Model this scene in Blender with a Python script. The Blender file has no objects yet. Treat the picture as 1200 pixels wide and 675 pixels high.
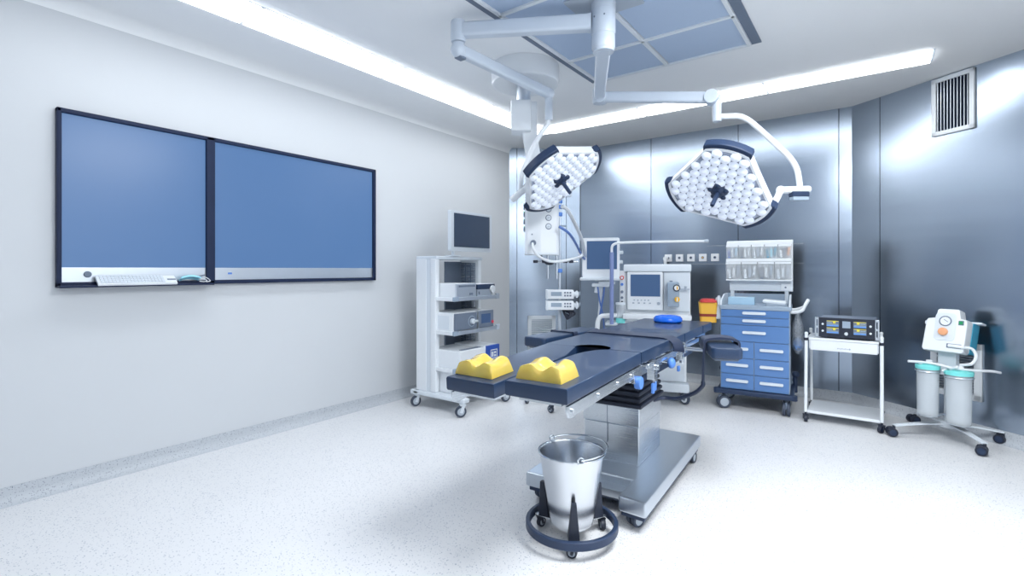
import bpy, bmesh, math, random
from mathutils import Matrix, Vector, Euler
random.seed(4)
SC = bpy.context.scene
COL = SC.collection
PI = math.pi
R = math.radians

# ---------------------------------------------------------------- materials
def lin(c):
    return tuple(((v / 12.92) if v <= 0.04045 else ((v + 0.055) / 1.055) ** 2.4) for v in c)

def rgb(r, g, b):
    return lin((r / 255.0, g / 255.0, b / 255.0))

def mat(name, col, rough=0.45, metal=0.0, var=0.05, scale=14.0, stretch=(1, 1, 1), bump=0.0,
        trans=0.0, ior=1.45, alpha=1.0, emit=None, estr=0.0, spec=0.5, coat=0.0, rvar=0.0, sss=0.0):
    m = bpy.data.materials.new(name)
    m.use_nodes = True
    nt = m.node_tree
    p = nt.nodes['Principled BSDF']
    tc = nt.nodes.new('ShaderNodeTexCoord')
    mp = nt.nodes.new('ShaderNodeMapping')
    mp.inputs['Scale'].default_value = stretch
    nz = nt.nodes.new('ShaderNodeTexNoise')
    nz.inputs['Scale'].default_value = scale
    nz.inputs['Detail'].default_value = 3.0
    nt.links.new(tc.outputs['Object'], mp.inputs['Vector'])
    nt.links.new(mp.outputs['Vector'], nz.inputs['Vector'])
    mx = nt.nodes.new('ShaderNodeMix')
    mx.data_type = 'RGBA'
    lo = tuple(max(0, c * (1 - var)) for c in col) + (1,)
    hi = tuple(min(1, c * (1 + var)) for c in col) + (1,)
    mx.inputs['A'].default_value = lo
    mx.inputs['B'].default_value = hi
    nt.links.new(nz.outputs['Fac'], mx.inputs['Factor'])
    nt.links.new(mx.outputs['Result'], p.inputs['Base Color'])
    p.inputs['Roughness'].default_value = rough
    if rvar:
        mr = nt.nodes.new('ShaderNodeMapRange')
        mr.inputs['To Min'].default_value = max(0.02, rough - rvar)
        mr.inputs['To Max'].default_value = rough + rvar
        nt.links.new(nz.outputs['Fac'], mr.inputs['Value'])
        nt.links.new(mr.outputs['Result'], p.inputs['Roughness'])
    p.inputs['Metallic'].default_value = metal
    p.inputs['Specular IOR Level'].default_value = spec
    p.inputs['IOR'].default_value = ior
    p.inputs['Transmission Weight'].default_value = trans
    p.inputs['Alpha'].default_value = alpha
    p.inputs['Coat Weight'].default_value = coat
    if sss:
        p.inputs['Subsurface Weight'].default_value = sss
        p.inputs['Subsurface Radius'].default_value = (0.03, 0.02, 0.006)
    if emit:
        p.inputs['Emission Color'].default_value = tuple(emit) + (1,)
        p.inputs['Emission Strength'].default_value = estr
    if bump:
        b = nt.nodes.new('ShaderNodeBump')
        b.inputs['Strength'].default_value = bump
        b.inputs['Distance'].default_value = 0.002
        nt.links.new(nz.outputs['Fac'], b.inputs['Height'])
        nt.links.new(b.outputs['Normal'], p.inputs['Normal'])
    return m

def speckle(name, base, dark, rough, dens=0.24, scale=150.0):
    m = mat(name, base, rough, var=0.03, scale=3.0)
    nt = m.node_tree
    p = nt.nodes['Principled BSDF']
    src = p.inputs['Base Color'].links[0].from_socket
    tc = [n for n in nt.nodes if n.type == 'TEX_COORD'][0]
    vo = nt.nodes.new('ShaderNodeTexVoronoi')
    vo.inputs['Scale'].default_value = scale
    nt.links.new(tc.outputs['Object'], vo.inputs['Vector'])
    sep = nt.nodes.new('ShaderNodeSeparateColor')
    nt.links.new(vo.outputs['Color'], sep.inputs['Color'])
    gt = nt.nodes.new('ShaderNodeMath'); gt.operation = 'LESS_THAN'
    nt.links.new(sep.outputs['Red'], gt.inputs[0]); gt.inputs[1].default_value = dens
    ds = nt.nodes.new('ShaderNodeMath'); ds.operation = 'LESS_THAN'
    nt.links.new(vo.outputs['Distance'], ds.inputs[0]); ds.inputs[1].default_value = 0.42
    mu = nt.nodes.new('ShaderNodeMath'); mu.operation = 'MULTIPLY'
    nt.links.new(gt.outputs[0], mu.inputs[0]); nt.links.new(ds.outputs[0], mu.inputs[1])
    mg = nt.nodes.new('ShaderNodeMath'); mg.operation = 'MULTIPLY'
    nt.links.new(mu.outputs[0], mg.inputs[0]); nt.links.new(sep.outputs['Green'], mg.inputs[1])
    mx = nt.nodes.new('ShaderNodeMix'); mx.data_type = 'RGBA'
    nt.links.new(mg.outputs[0], mx.inputs['Factor'])
    nt.links.new(src, mx.inputs['A']); mx.inputs['B'].default_value = dark + (1,)
    nt.links.new(mx.outputs['Result'], p.inputs['Base Color'])
    return m

M = {}
M['floor'] = speckle('floor_vinyl', (0.765, 0.775, 0.795), (0.24, 0.29, 0.38), 0.30)
M['cove'] = speckle('cove_vinyl', (0.52, 0.555, 0.60), (0.17, 0.20, 0.26), 0.45, dens=0.34)
M['paint'] = mat('wall_paint', (0.625, 0.655, 0.69), 0.55, var=0.015, scale=2.0)
M['ceil'] = mat('ceiling_paint', (0.90, 0.925, 0.95), 0.5, var=0.01, scale=2.0)
M['steel_wall'] = mat('brushed_steel_wall', (0.40, 0.47, 0.565), 0.23, 1.0, var=0.05, scale=1.2, stretch=(0.5, 0.5, 9), rvar=0.04)
_nt = M['steel_wall'].node_tree
_p = _nt.nodes['Principled BSDF']
_p.inputs['Anisotropic'].default_value = 0.5
_cv = _nt.nodes.new('ShaderNodeCombineXYZ'); _cv.inputs['Z'].default_value = 1.0
_nt.links.new(_cv.outputs[0], _p.inputs['Tangent'])
M['door_grey'] = mat('blue_grey_wall_panel', (0.16, 0.20, 0.26), 0.5, var=0.03)
M['seam'] = mat('dark_seam', (0.03, 0.04, 0.06), 0.7)
M['steel'] = mat('brushed_steel', (0.62, 0.66, 0.70), 0.26, 1.0, var=0.06, scale=5.0, stretch=(1, 1, 40), rvar=0.05)
M['steel_h'] = mat('satin_steel', (0.60, 0.65, 0.71), 0.33, 1.0, var=0.06, scale=6.0, stretch=(30, 1, 1), rvar=0.05)
M['chrome'] = mat('polished_steel', (0.72, 0.76, 0.80), 0.16, 1.0, var=0.02)
M['alu'] = mat('anodised_aluminium', (0.66, 0.71, 0.77), 0.35, 0.9, var=0.03)
M['white'] = mat('white_enamel', (0.80, 0.84, 0.88), 0.32, var=0.015, coat=0.15)
M['white2'] = mat('cool_white_plastic', (0.70, 0.76, 0.82), 0.4, var=0.02)
M['arm'] = mat('pale_grey_enamel', (0.60, 0.67, 0.76), 0.3, var=0.015, coat=0.2)
M['grey'] = mat('light_grey_plastic', (0.42, 0.48, 0.56), 0.42, var=0.03)
M['bluegrey'] = mat('blue_grey_plastic', (0.32, 0.40, 0.50), 0.42, var=0.03)
M['midgrey'] = mat('mid_grey_plastic', (0.16, 0.20, 0.27), 0.45, var=0.04)
M['navy'] = mat('navy_plastic', (0.020, 0.038, 0.086), 0.4, var=0.05)
M['frame_navy'] = mat('dark_screen_frame', (0.010, 0.020, 0.058), 0.5, var=0.05, spec=0.3)
M['black'] = mat('dark_rubber', (0.018, 0.024, 0.042), 0.5, var=0.08)
M['tyre'] = mat('grey_tyre', (0.05, 0.065, 0.10), 0.55, var=0.05)
M['hub'] = mat('wheel_hub', (0.45, 0.51, 0.58), 0.35, var=0.03)
M['pad'] = mat('navy_vinyl_padding', (0.010, 0.030, 0.078), 0.46, var=0.06, scale=240.0, bump=0.06, spec=0.55, coat=0.32)
M['strap'] = mat('dark_strap_webbing', (0.022, 0.032, 0.066), 0.42, var=0.1, scale=160, bump=0.1)
M['gel'] = mat('yellow_gel', (1.0, 0.72, 0.16), 0.16, var=0.05, scale=9, trans=0.35, ior=1.3, spec=0.9, sss=0.4, coat=0.5)
M['pail'] = mat('satin_pail_steel', (0.70, 0.73, 0.77), 0.24, 1.0, var=0.02, scale=3.0)
M['gelblue'] = mat('blue_gel', (0.01, 0.16, 0.85), 0.15, var=0.05, trans=0.15, ior=1.35, sss=0.1)
M['knobblue'] = mat('blue_knob_plastic', (0.10, 0.25, 0.68), 0.35, var=0.03)
M['drawer'] = mat('blue_lacquer', (0.105, 0.230, 0.500), 0.34, var=0.015, coat=0.2)
M['yellow'] = mat('yellow_polypropylene', (0.88, 0.50, 0.06), 0.4, var=0.03)
M['red'] = mat('red_polypropylene', (0.62, 0.05, 0.05), 0.4, var=0.03)
M['brown'] = mat('dark_red_label', (0.30, 0.04, 0.03), 0.5)
M['teal'] = mat('teal_plastic', (0.03, 0.30, 0.46), 0.4, var=0.03)
M['aqua'] = mat('aqua_plastic', (0.20, 0.72, 0.70), 0.35, var=0.03)
M['lblue'] = mat('light_blue_paper', (0.42, 0.62, 0.78), 0.6, var=0.05, scale=40)
M['skyb'] = mat('light_blue_fabric', (0.36, 0.76, 0.92), 0.7, var=0.08, scale=60, bump=0.3)
M['orange'] = mat('pale_orange_knob', (0.80, 0.38, 0.20), 0.4)
M['green'] = mat('green_switch', (0.02, 0.30, 0.12), 0.35)
M['redbtn'] = mat('red_button', (0.70, 0.05, 0.10), 0.35)
M['brightblue'] = mat('blue_panel', (0.03, 0.09, 0.42), 0.35)
M['hose'] = mat('pale_hose', (0.72, 0.76, 0.80), 0.4, var=0.03)
M['cableblue'] = mat('blue_hose', (0.10, 0.19, 0.48), 0.4)
M['violet_hose'] = mat('violet_grey_hose', (0.22, 0.28, 0.52), 0.4)
M['filter'] = mat('filter_fabric', (0.46, 0.57, 0.74), 0.6, var=0.05, scale=220, bump=0.1)
M['vent_dark'] = mat('vent_shadow', (0.012, 0.020, 0.045), 0.6)
M['acrylic'] = mat('clear_acrylic', (0.82, 0.88, 0.93), 0.12, var=0.02, alpha=0.34)
M['binclear'] = mat('bin_polystyrene', (0.90, 0.94, 0.98), 0.2, var=0.04, alpha=0.30)
M['bag'] = mat('clear_bag_film', (0.75, 0.82, 0.90), 0.18, var=0.1, scale=30, bump=0.8, alpha=0.30)
M['screen'] = mat('lit_blue_screen', (0.02, 0.04, 0.09), 0.28, var=0.0, emit=rgb(94, 134, 186), estr=0.70)
M['screen_dim'] = mat('dim_blue_screen', (0.03, 0.055, 0.11), 0.12, var=0.0, emit=rgb(70, 100, 150), estr=0.35)
M['screen_mid'] = mat('slate_blue_screen', (0.03, 0.055, 0.11), 0.15, var=0.0, emit=rgb(76, 104, 146), estr=0.55)
M['screen_off'] = mat('dark_glass_screen', (0.035, 0.055, 0.10), 0.10, var=0.0)
M['dispY'] = mat('yellow_readout', (0.2, 0.18, 0.02), 0.3, emit=(0.75, 0.68, 0.10), estr=0.8)
M['dispB'] = mat('blue_readout', (0.05, 0.10, 0.25), 0.3, emit=(0.12, 0.32, 0.72), estr=0.8)
M['dispG'] = mat('grey_readout', (0.2, 0.25, 0.3), 0.3, emit=(0.25, 0.32, 0.40), estr=0.5)
M['lens'] = mat('lamp_lens', (0.62, 0.67, 0.78), 0.10, var=0.35, scale=38, emit=(0.80, 0.88, 1.0), estr=0.32)
M['lenswell'] = mat('lamp_reflector', (0.62, 0.68, 0.80), 0.15, 0.5, var=0.2, scale=40, rvar=0.06)
M['light'] = mat('lit_diffuser', (0.9, 0.95, 1.0), 0.5, var=0.0, emit=(0.96, 0.985, 1.0), estr=8.5)
M['pump_blue'] = mat('pale_panel', (0.50, 0.58, 0.70), 0.4)
M['socket'] = mat('socket_white', (0.80, 0.83, 0.87), 0.4)

# ---------------------------------------------------------------- mesh gatherer
def catmull(pts, n=8):
    pts = [Vector(p) for p in pts]
    if len(pts) < 3:
        return pts
    out = []
    for i in range(len(pts) - 1):
        p0 = pts[i - 1] if i else pts[0] * 2 - pts[1]
        p1, p2 = pts[i], pts[i + 1]
        p3 = pts[i + 2] if i + 2 < len(pts) else pts[-1] * 2 - pts[-2]
        for k in range(n):
            t = k / n
            out.append(0.5 * ((2 * p1) + (p2 - p0) * t + (2 * p0 - 5 * p1 + 4 * p2 - p3) * t * t + (3 * p1 - p0 - 3 * p2 + p3) * t ** 3))
    out.append(pts[-1])
    return out

def frame_z(d):
    d = Vector(d).normalized()
    u = Vector((0, 0, 1)) if abs(d.z) < 0.95 else Vector((1, 0, 0))
    x = u.cross(d).normalized()
    y = d.cross(x)
    return Matrix((x, y, d)).transposed()

class G:
    def __init__(s):
        s.bm = bmesh.new(); s.mats = []; s.cur = 0
    def m(s, key):
        mm = M[key]
        if mm not in s.mats:
            s.mats.append(mm)
        s.cur = s.mats.index(mm)
        return s
    def _join(s, b, mx=None):
        if mx is not None:
            bmesh.ops.transform(b, matrix=mx, verts=b.verts)
        for f in b.faces:
            f.material_index = s.cur
        me = bpy.data.meshes.new('t'); b.to_mesh(me); b.free()
        s.bm.from_mesh(me); bpy.data.meshes.remove(me)
        return s
    def box(s, c, size, bev=0.0, rot=None, seg=2):
        b = bmesh.new()
        bmesh.ops.create_cube(b, size=1.0, matrix=Matrix.Diagonal((size[0], size[1], size[2], 1)))
        if bev:
            bmesh.ops.bevel(b, geom=list(b.edges), offset=min(bev, min(size) * 0.49), segments=seg, profile=0.5, affect='EDGES')
        mx = Matrix.Translation(c)
        if rot is not None:
            mx = mx @ (rot.to_4x4() if isinstance(rot, Matrix) else Euler(rot).to_matrix().to_4x4())
        return s._join(b, mx)
    def span(s, a, c, bev=0.0, seg=2):           # box from corner to corner
        return s.box([(a[i] + c[i]) / 2 for i in range(3)], [abs(c[i] - a[i]) for i in range(3)], bev, seg=seg)
    def prism(s, poly, z0, z1, bev=0.0, mx=None, seg=2, vert=True):
        b = bmesh.new()
        vs = [b.verts.new((p[0], p[1], z0)) for p in poly]
        f = b.faces.new(vs)
        r = bmesh.ops.extrude_face_region(b, geom=[f])
        top = [v for v in r['geom'] if isinstance(v, bmesh.types.BMVert)]
        bmesh.ops.translate(b, verts=top, vec=(0, 0, z1 - z0))
        bmesh.ops.recalc_face_normals(b, faces=b.faces)
        if bev:
            ed = [e for e in b.edges if vert or abs(e.verts[0].co.z - e.verts[1].co.z) < 1e-6]
            bmesh.ops.bevel(b, geom=ed, offset=bev, segments=seg, profile=0.5, affect='EDGES', clamp_overlap=True)
        return s._join(b, mx)
    def cyl(s, p0, p1, r0, r1=None, seg=24, bev=0.0):
        p0, p1 = Vector(p0), Vector(p1)
        r1 = r0 if r1 is None else r1
        L = (p1 - p0).length
        b = bmesh.new()
        bmesh.ops.create_cone(b, cap_ends=True, segments=seg, radius1=r0, radius2=r1, depth=L)
        if bev:
            ed = [e for e in b.edges if abs(e.verts[0].co.z - e.verts[1].co.z) < 1e-6]
            bmesh.ops.bevel(b, geom=ed, offset=min(bev, L * 0.45), segments=2, profile=0.5, affect='EDGES')
        mx = Matrix.Translation((p0 + p1) / 2) @ frame_z(p1 - p0).to_4x4()
        return s._join(b, mx)
    def sph(s, c, r, seg=20):
        b = bmesh.new()
        bmesh.ops.create_uvsphere(b, u_segments=seg, v_segments=max(8, seg // 2), radius=1.0)
        rr = (r, r, r) if not hasattr(r, '__len__') else r
        return s._join(b, Matrix.Translation(c) @ Matrix.Diagonal((rr[0], rr[1], rr[2], 1)))
    def lathe(s, prof, c=(0, 0, 0), mx=None, seg=36, closed=False):
        b = bmesh.new()
        rings = []
        for (r, z) in prof:
            if r < 1e-5:
                rings.append([b.verts.new((0, 0, z))])
            else:
                rings.append([b.verts.new((r * math.cos(2 * PI * k / seg), r * math.sin(2 * PI * k / seg), z)) for k in range(seg)])
        pairs = list(zip(rings[:-1], rings[1:])) + ([(rings[-1], rings[0])] if closed else [])
        for A, B in pairs:
            for k in range(seg):
                k2 = (k + 1) % seg
                if len(A) == 1 and len(B) == 1:
                    continue
                if len(A) == 1:
                    b.faces.new((A[0], B[k2], B[k]))
                elif len(B) == 1:
                    b.faces.new((A[k], A[k2], B[0]))
                else:
                    b.faces.new((A[k], A[k2], B[k2], B[k]))
        bmesh.ops.recalc_face_normals(b, faces=b.faces)
        t = Matrix.Translation(c)
        return s._join(b, t @ (mx.to_4x4() if mx is not None else Matrix.Identity(4)))
    def torus(s, c, Rr, r, mx=None, seg=40, ms=12, squash=1.0):
        return s.lathe([(Rr + r * math.cos(2 * PI * k / ms), r * squash * math.sin(2 * PI * k / ms)) for k in range(ms)], c, mx, seg, closed=True)
    def sweep(s, pts, sec, smooth=True, up=None, n=8, taper=None, x0=None):
        P = catmull(pts, n) if smooth else [Vector(p) for p in pts]
        b = bmesh.new()
        rings = []
        T = []
        for i in range(len(P)):
            a = P[max(0, i - 1)]; c = P[min(len(P) - 1, i + 1)]
            T.append((c - a).normalized())
        if up is None:
            x = frame_z(T[0]).col[0].copy() if x0 is None else Vector(x0)
        for i, p in enumerate(P):
            t = T[i]
            if up is not None:
                x = Vector(up).cross(t)
                if x.length < 1e-4:
                    x = Vector((1, 0, 0))
                x.normalize()
            else:
                x = (x - t * x.dot(t)).normalized()
            y = t.cross(x)
            k = 1.0 if taper is None else taper[0] + (taper[1] - taper[0]) * i / (len(P) - 1)
            rings.append([b.verts.new(p + x * (q[0] * k) + y * (q[1] * k)) for q in sec])
        nS = len(sec)
        for A, B in zip(rings[:-1], rings[1:]):
            for k in range(nS):
                b.faces.new((A[k], A[(k + 1) % nS], B[(k + 1) % nS], B[k]))
        b.faces.new(list(reversed(rings[0]))); b.faces.new(rings[-1])
        bmesh.ops.recalc_face_normals(b, faces=b.faces)
        return s._join(b)
    def tube(s, pts, r, seg=12, smooth=True, n=8, taper=None):
        return s.sweep(pts, [(r * math.cos(2 * PI * k / seg), r * math.sin(2 * PI * k / seg)) for k in range(seg)], smooth, None, n, taper)
    def bar(s, p0, p1, w, h, up=(0, 0, 1), bev=0.0):
        p0, p1 = Vector(p0), Vector(p1)
        t = (p1 - p0).normalized()
        x = Vector(up).cross(t).normalized()
        y = t.cross(x)
        rot = Matrix((x, y, t)).transposed()
        return s.box((p0 + p1) / 2, (w, h, (p1 - p0).length), bev, rot)
    def build(s, name, parent=None, world=False, mx=None, kind=None, label=None):
        if world and parent is not None:
            r = parent
            while r.parent is not None:
                r = r.parent
            bmesh.ops.transform(s.bm, matrix=MW[r.name].inverted(), verts=s.bm.verts)
        me = bpy.data.meshes.new(name)
        s.bm.to_mesh(me); s.bm.free()
        for m_ in s.mats:
            me.materials.append(m_)
        me.shade_smooth()
        me.set_sharp_from_angle(angle=R(38))
        o = bpy.data.objects.new(name, me)
        wn = o.modifiers.new('shading', 'WEIGHTED_NORMAL'); wn.keep_sharp = True
        COL.objects.link(o)
        if parent is not None:
            o.parent = parent
        if mx is not None:
            o.matrix_local = mx
        if kind: o['kind'] = kind
        if label: o['label'] = label
        return o

MW = {}
def thing(name, label, cat, loc=(0, 0, 0), yaw=0.0, group=None):
    o = bpy.data.objects.new(name, None)
    o.empty_display_size = 0.1
    COL.objects.link(o)
    o.location = loc; o.rotation_euler = (0, 0, R(yaw))
    MW[o.name] = Matrix.Translation(loc) @ Matrix.Rotation(R(yaw), 4, 'Z')
    o['label'] = label; o['category'] = cat
    if group: o['group'] = group
    return o

def tag(o, label, cat, group=None):
    o['label'] = label; o['category'] = cat
    if group: o['group'] = group
    return o

def copy_tree(o, parent=None):
    c = o.copy(); COL.objects.link(c)
    if parent is not None: c.parent = parent
    for ch in list(o.children):
        copy_tree(ch, c)
    return c

def rrect(w, h, r, n=5, cx=0, cy=0):
    pts = []
    for (sx, sy, a0) in ((1, 1, 0), (-1, 1, 90), (-1, -1, 180), (1, -1, 270)):
        for k in range(n + 1):
            a = R(a0 + 90 * k / n)
            pts.append((cx + sx * (w / 2 - r) + r * math.cos(a), cy + sy * (h / 2 - r) + r * math.sin(a)))
    return pts

XZ = Matrix.Rotation(R(90), 4, 'X')      # poly (x, y) -> (x, z), extrusion z -> -y
def face_front(g, w, h, r, c, depth, bev=0.0):
    """rounded slab whose face looks along local -y; c is the centre of its front face"""
    return g.prism(rrect(w, h, r), 0, depth, bev, Matrix.Translation((c[0], c[1] + depth, c[2])) @ XZ)

def caster(parent, x, y, rad=0.05, wid=0.022, yaw=0.0, fork='hub', tyre='tyre', hub='hub', top=None, twin=False, z0=0.0, name='caster'):
    """fork part with a wheel sub-part"""
    ca, sa = math.cos(R(yaw)), math.sin(R(yaw))
    ax = Vector((-sa, ca, 0)); fw = Vector((ca, sa, 0))
    zt = top if top is not None else rad * 2.5
    cw = Vector((x, y, 0)) - fw * rad * 0.45
    g = G().m(fork)
    g.cyl((x, y, rad * 2.05 + z0), (x, y, zt + z0), rad * 0.30, seg=14)
    if twin:
        g.box(cw + Vector((0, 0, rad * 1.55 + z0)), (rad * 1.5, wid * 0.7, rad * 1.1), rad * 0.25, (0, 0, R(yaw)))
    else:
        for s_ in (-1, 1):
            g.bar(Vector((x, y, rad * 2.1 + z0)) + ax * s_ * wid * 0.75, cw + ax * s_ * wid * 0.75 + Vector((0, 0, rad * 0.8 + z0)), wid * 0.3, rad * 0.55, up=fw, bev=0.002)
        g.box((x - fw.x * rad * .1, y - fw.y * rad * .1, rad * 2.12 + z0), (rad * 1.0, wid * 1.9, rad * 0.25), 0.003, (0, 0, R(yaw)))
    f = g.build(name, parent)
    offs = (-wid * 0.72, wid * 0.72) if twin else (0,)
    for of in offs:
        w = G().m(tyre)
        c = cw + ax * of + Vector((0, 0, rad + z0))
        prof = [(rad * 0.66, -wid / 2), (rad * 0.93, -wid / 2), (rad, -wid * 0.28), (rad, wid * 0.28), (rad * 0.93, wid / 2), (rad * 0.66, wid / 2)]
        w.lathe(prof, c, frame_z(ax), 28)
        w.m(hub)
        w.lathe([(0, -wid * 0.42), (rad * 0.3, -wid * 0.5), (rad * 0.68, -wid * 0.42), (rad * 0.68, wid * 0.42), (rad * 0.3, wid * 0.5), (0, wid * 0.42)], c, frame_z(ax), 28)
        w.build('wheel', f)
    return f

# ---------------------------------------------------------------- room
H = 3.0
XL, YB = -4.03, 6.11
RC = Vector((-0.2, YB)); RE = Vector((2.20, YB - 2.40 * math.tan(R(37))))
XR, YF = 2.20, -2.2
plan = [(XL, YF), (XL, 5.45), (-3.31, YB), (RC.x, YB), (RE.x, RE.y), (XR, YF)]
fl = G().m('floor').prism(plan, -0.06, 0.0).build('floor', kind='structure')
G().m('ceil').prism(plan, H, H + 0.08).build('ceiling', kind='structure')

def wall(name, a, b, cuts, key, gap=0.007, z0=0.0, z1=H):
    """wall slab from a to b (plan), inner face on the line, panel seams at the distances in cuts"""
    a, b = Vector(a), Vector(b)
    L = (b - a).length
    d = (b - a) / L
    ang = math.atan2(d.y, d.x)
    g = G()
    mx = Matrix.Translation((a.x, a.y, 0)) @ Matrix.Rotation(ang, 4, 'Z')
    g.m('seam' if cuts else key)
    q = bmesh.new()
    bmesh.ops.create_cube(q, size=1.0, matrix=Matrix.Translation((L / 2, 0.055 if cuts else 0.04, (z0 + z1) / 2)) @ Matrix.Diagonal((L, 0.08, z1 - z0, 1)))
    g._join(q, mx)
    if cuts:
        g.m(key)
        ed = [0] + list(cuts) + [L]
        for i in range(len(ed) - 1):
            x0 = ed[i] + (gap / 2 if i else 0); x1 = ed[i + 1] - (gap / 2 if i < len(ed) - 2 else 0)
            q = bmesh.new()
            bmesh.ops.create_cube(q, size=1.0, matrix=Matrix.Translation(((x0 + x1) / 2, 0.008, (z0 + z1) / 2)) @ Matrix.Diagonal((x1 - x0, 0.016, z1 - z0, 1)))
            g._join(q, mx)
    return g.build(name, kind='structure')

wall('wall_left', (XL, YF), (XL, 5.45), [], 'paint')
wall('wall_back_left', (XL, 5.45), (-3.31, YB), [0.105, 0.79], 'steel_wall')
wall('wall_back', (-3.31, YB), RC, [0.0 + 0.012, 1.016, 2.038, 2.999], 'steel_wall')
wall('wall_back_right', RC, RE, [0.285, 2.4], 'steel_wall')
wall('wall_right', RE, (XR, YF), [], 'ceil')
wall('wall_front', (XR, YF), (XL, YF), [1.5, 3.1, 4.7], 'door_grey')

def coved(name, a, b, h=0.10, t=0.022, key='cove'):
    a, b = Vector(a), Vector(b)
    L = (b - a).length; d = (b - a) / L
    prof = [(0.0, 0.0), (-0.055, 0.0), (-0.036, 0.006), (-0.020, 0.016), (-0.010, 0.034), (-0.006, 0.055), (-0.005, h), (0.0, h)]
    g = G().m(key)
    bm = bmesh.new()
    n = Vector((-d.y, d.x))       # outward (left of travel)
    r0 = [bm.verts.new((a.x + n.x * p, a.y + n.y * p, z)) for p, z in prof]
    r1 = [bm.verts.new((b.x + n.x * p, b.y + n.y * p, z)) for p, z in prof]
    for k in range(len(prof)):
        k2 = (k + 1) % len(prof)
        bm.faces.new((r0[k], r0[k2], r1[k2], r1[k]))
    bm.faces.new(r0); bm.faces.new(list(reversed(r1)))
    bmesh.ops.recalc_face_normals(bm, faces=bm.faces)
    g._join(bm)
    return g.build(name, kind='structure')
coved('baseboard_left', (XL, YF), (XL, 5.45))
coved('baseboard_back_left', (XL, 5.45), (-3.31, YB))
coved('baseboard_back', (-3.31, YB), RC)
coved('baseboard_back_right', RC, RE)
coved('baseboard_right', RE, (XR, YF))
coved('baseboard_front', (XR, YF), (XL, YF))
# curved cornice between the painted wall and the ceiling
g = G().m('ceil')
prof = [(XL, H)] + [(XL + 0.075 * (1 - math.sin(R(a))), H - 0.075 * (1 - math.cos(R(a)))) for a in range(0, 91, 15)]
b = bmesh.new()
A = [b.verts.new((x, YF, z)) for x, z in prof]; B = [b.verts.new((x, 5.45, z)) for x, z in prof]
for k in range(len(prof)):
    k2 = (k + 1) % len(prof)
    b.faces.new((A[k], A[k2], B[k2], B[k]))
b.faces.new(A); b.faces.new(list(reversed(B)))
bmesh.ops.recalc_face_normals(b, faces=b.faces)
g._join(b); g.build('trim_1', kind='structure')

# ---------------------------------------------------------------- ceiling lights (strips along the left and back walls)
def strip_light(cx, cy, lx, ly, label):
    t = thing('strip_light', label, 'ceiling light', (cx, cy, H), 0, 'strip lights recessed in the ceiling')
    f = 0.007
    g = G().m('grey')
    g.span((-lx / 2 - 0.004, -ly / 2, -0.003), (-lx / 2 + f, ly / 2, 0.0)); g.span((lx / 2 - f, -ly / 2, -0.003), (lx / 2 + 0.004, ly / 2, 0.0))
    g.span((-lx / 2, -ly / 2, -0.003), (lx / 2, -ly / 2 + f, 0.0)); g.span((-lx / 2, ly / 2 - f, -0.003), (lx / 2, ly / 2, 0.0))
    g.build('frame', t)
    ix, iy = (0.004, 0.010) if ly > lx else (0.010, 0.004)
    G().m('light').span((-lx / 2 + ix, -ly / 2 + iy, -0.017), (lx / 2 - ix, ly / 2 - iy, -0.001), 0.004).build('diffuser', t)
    return t
labs = ['lit strip light above the large wall screens, cut by the top edge of the photo',
        'lit strip light above the wall screens, second along the painted wall from the camera',
        'lit strip light between the wall screens and the round pendant cover on the ceiling',
        'short looking strip light behind the ceiling pendant, in the corner over the equipment tower']
for i, y0 in enumerate((0.445, 1.615, 2.785, 3.955)):
    strip_light(-3.27, y0 + 0.585, 0.30, 1.165, labs[i])
labs = ['lit strip light by the steel wall, nearest the corner and the pendant column',
        'lit strip light by the steel wall, middle one above the lamp arm',
        'lit strip light at the free end of the row, toward the upper wall vent']
for i, x0 in enumerate((-3.15, -1.98, -0.815)):
    strip_light(x0 + 0.585, 5.012, 1.165, 0.275, labs[i])

def area(name, loc, sx, sy, power, rot=(0, 0, 0), col=(0.96, 0.985, 1.0)):
    l = bpy.data.lights.new(name, 'AREA')
    l.shape = 'RECTANGLE'; l.size = sx; l.size_y = sy; l.energy = power; l.color = col
    o = bpy.data.objects.new(name, l); COL.objects.link(o)
    o.location = loc; o.rotation_euler = rot
    return o
# unseen fill lamps added under the ceiling to brighten floor, walls and ceiling
area('added_fill_strip', (1.60, 0.6, H - 0.02), 0.30, 4.0, 38)
area('added_fill_strip', (-1.0, -1.5, H - 0.02), 3.2, 0.30, 25)
l_ = area('added_fill_field', (0.12, 2.2, H - 0.02), 1.2, 1.2, 120)  # added overhead fill out of frame, lifts the floor and its bounce
l_.data.spread = R(180)

# ---------------------------------------------------------------- laminar air panel in the ceiling
t = thing('air_filter_panel', 'blue grey filter panel with white grid set in the ceiling around the lamp column', 'ceiling vent', (-1.3525, 2.80, H))
x0, x1, y0, y1 = -0.6175, 0.6175, -1.155, 1.155
g = G().m('midgrey')
g.span((x0 - 0.055, y0 - 0.02, -0.008), (x0, y1 + 0.022, 0)); g.span((x1, y0 - 0.02, -0.008), (x1 + 0.065, y1 + 0.022, 0))
g.span((x0, y1, -0.008), (x1, y1 + 0.022, 0)); g.span((x0, y0 - 0.02, -0.008), (x1, y0, 0))
g.build('shadow_gap_trim', t)
g = G().m('white')
ys = [y0, -0.64, -0.25, 0.15, 0.64, y1]
for y in (y0, -0.64, -0.25, 0.64, y1):
    g.span((x0, y - 0.014, -0.022), (x1, y + 0.014, 0), 0.003)
for x in (x0 + 0.012, 0.0, x1 - 0.012):
    g.span((x - 0.014, y0, -0.022), (x + 0.014, y1, 0), 0.003)
g.build('grid_frame', t)
rows = [(y0, -0.64), (-0.64, -0.25), (-0.25, 0.64), (0.64, y1)]
pane = None
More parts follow.
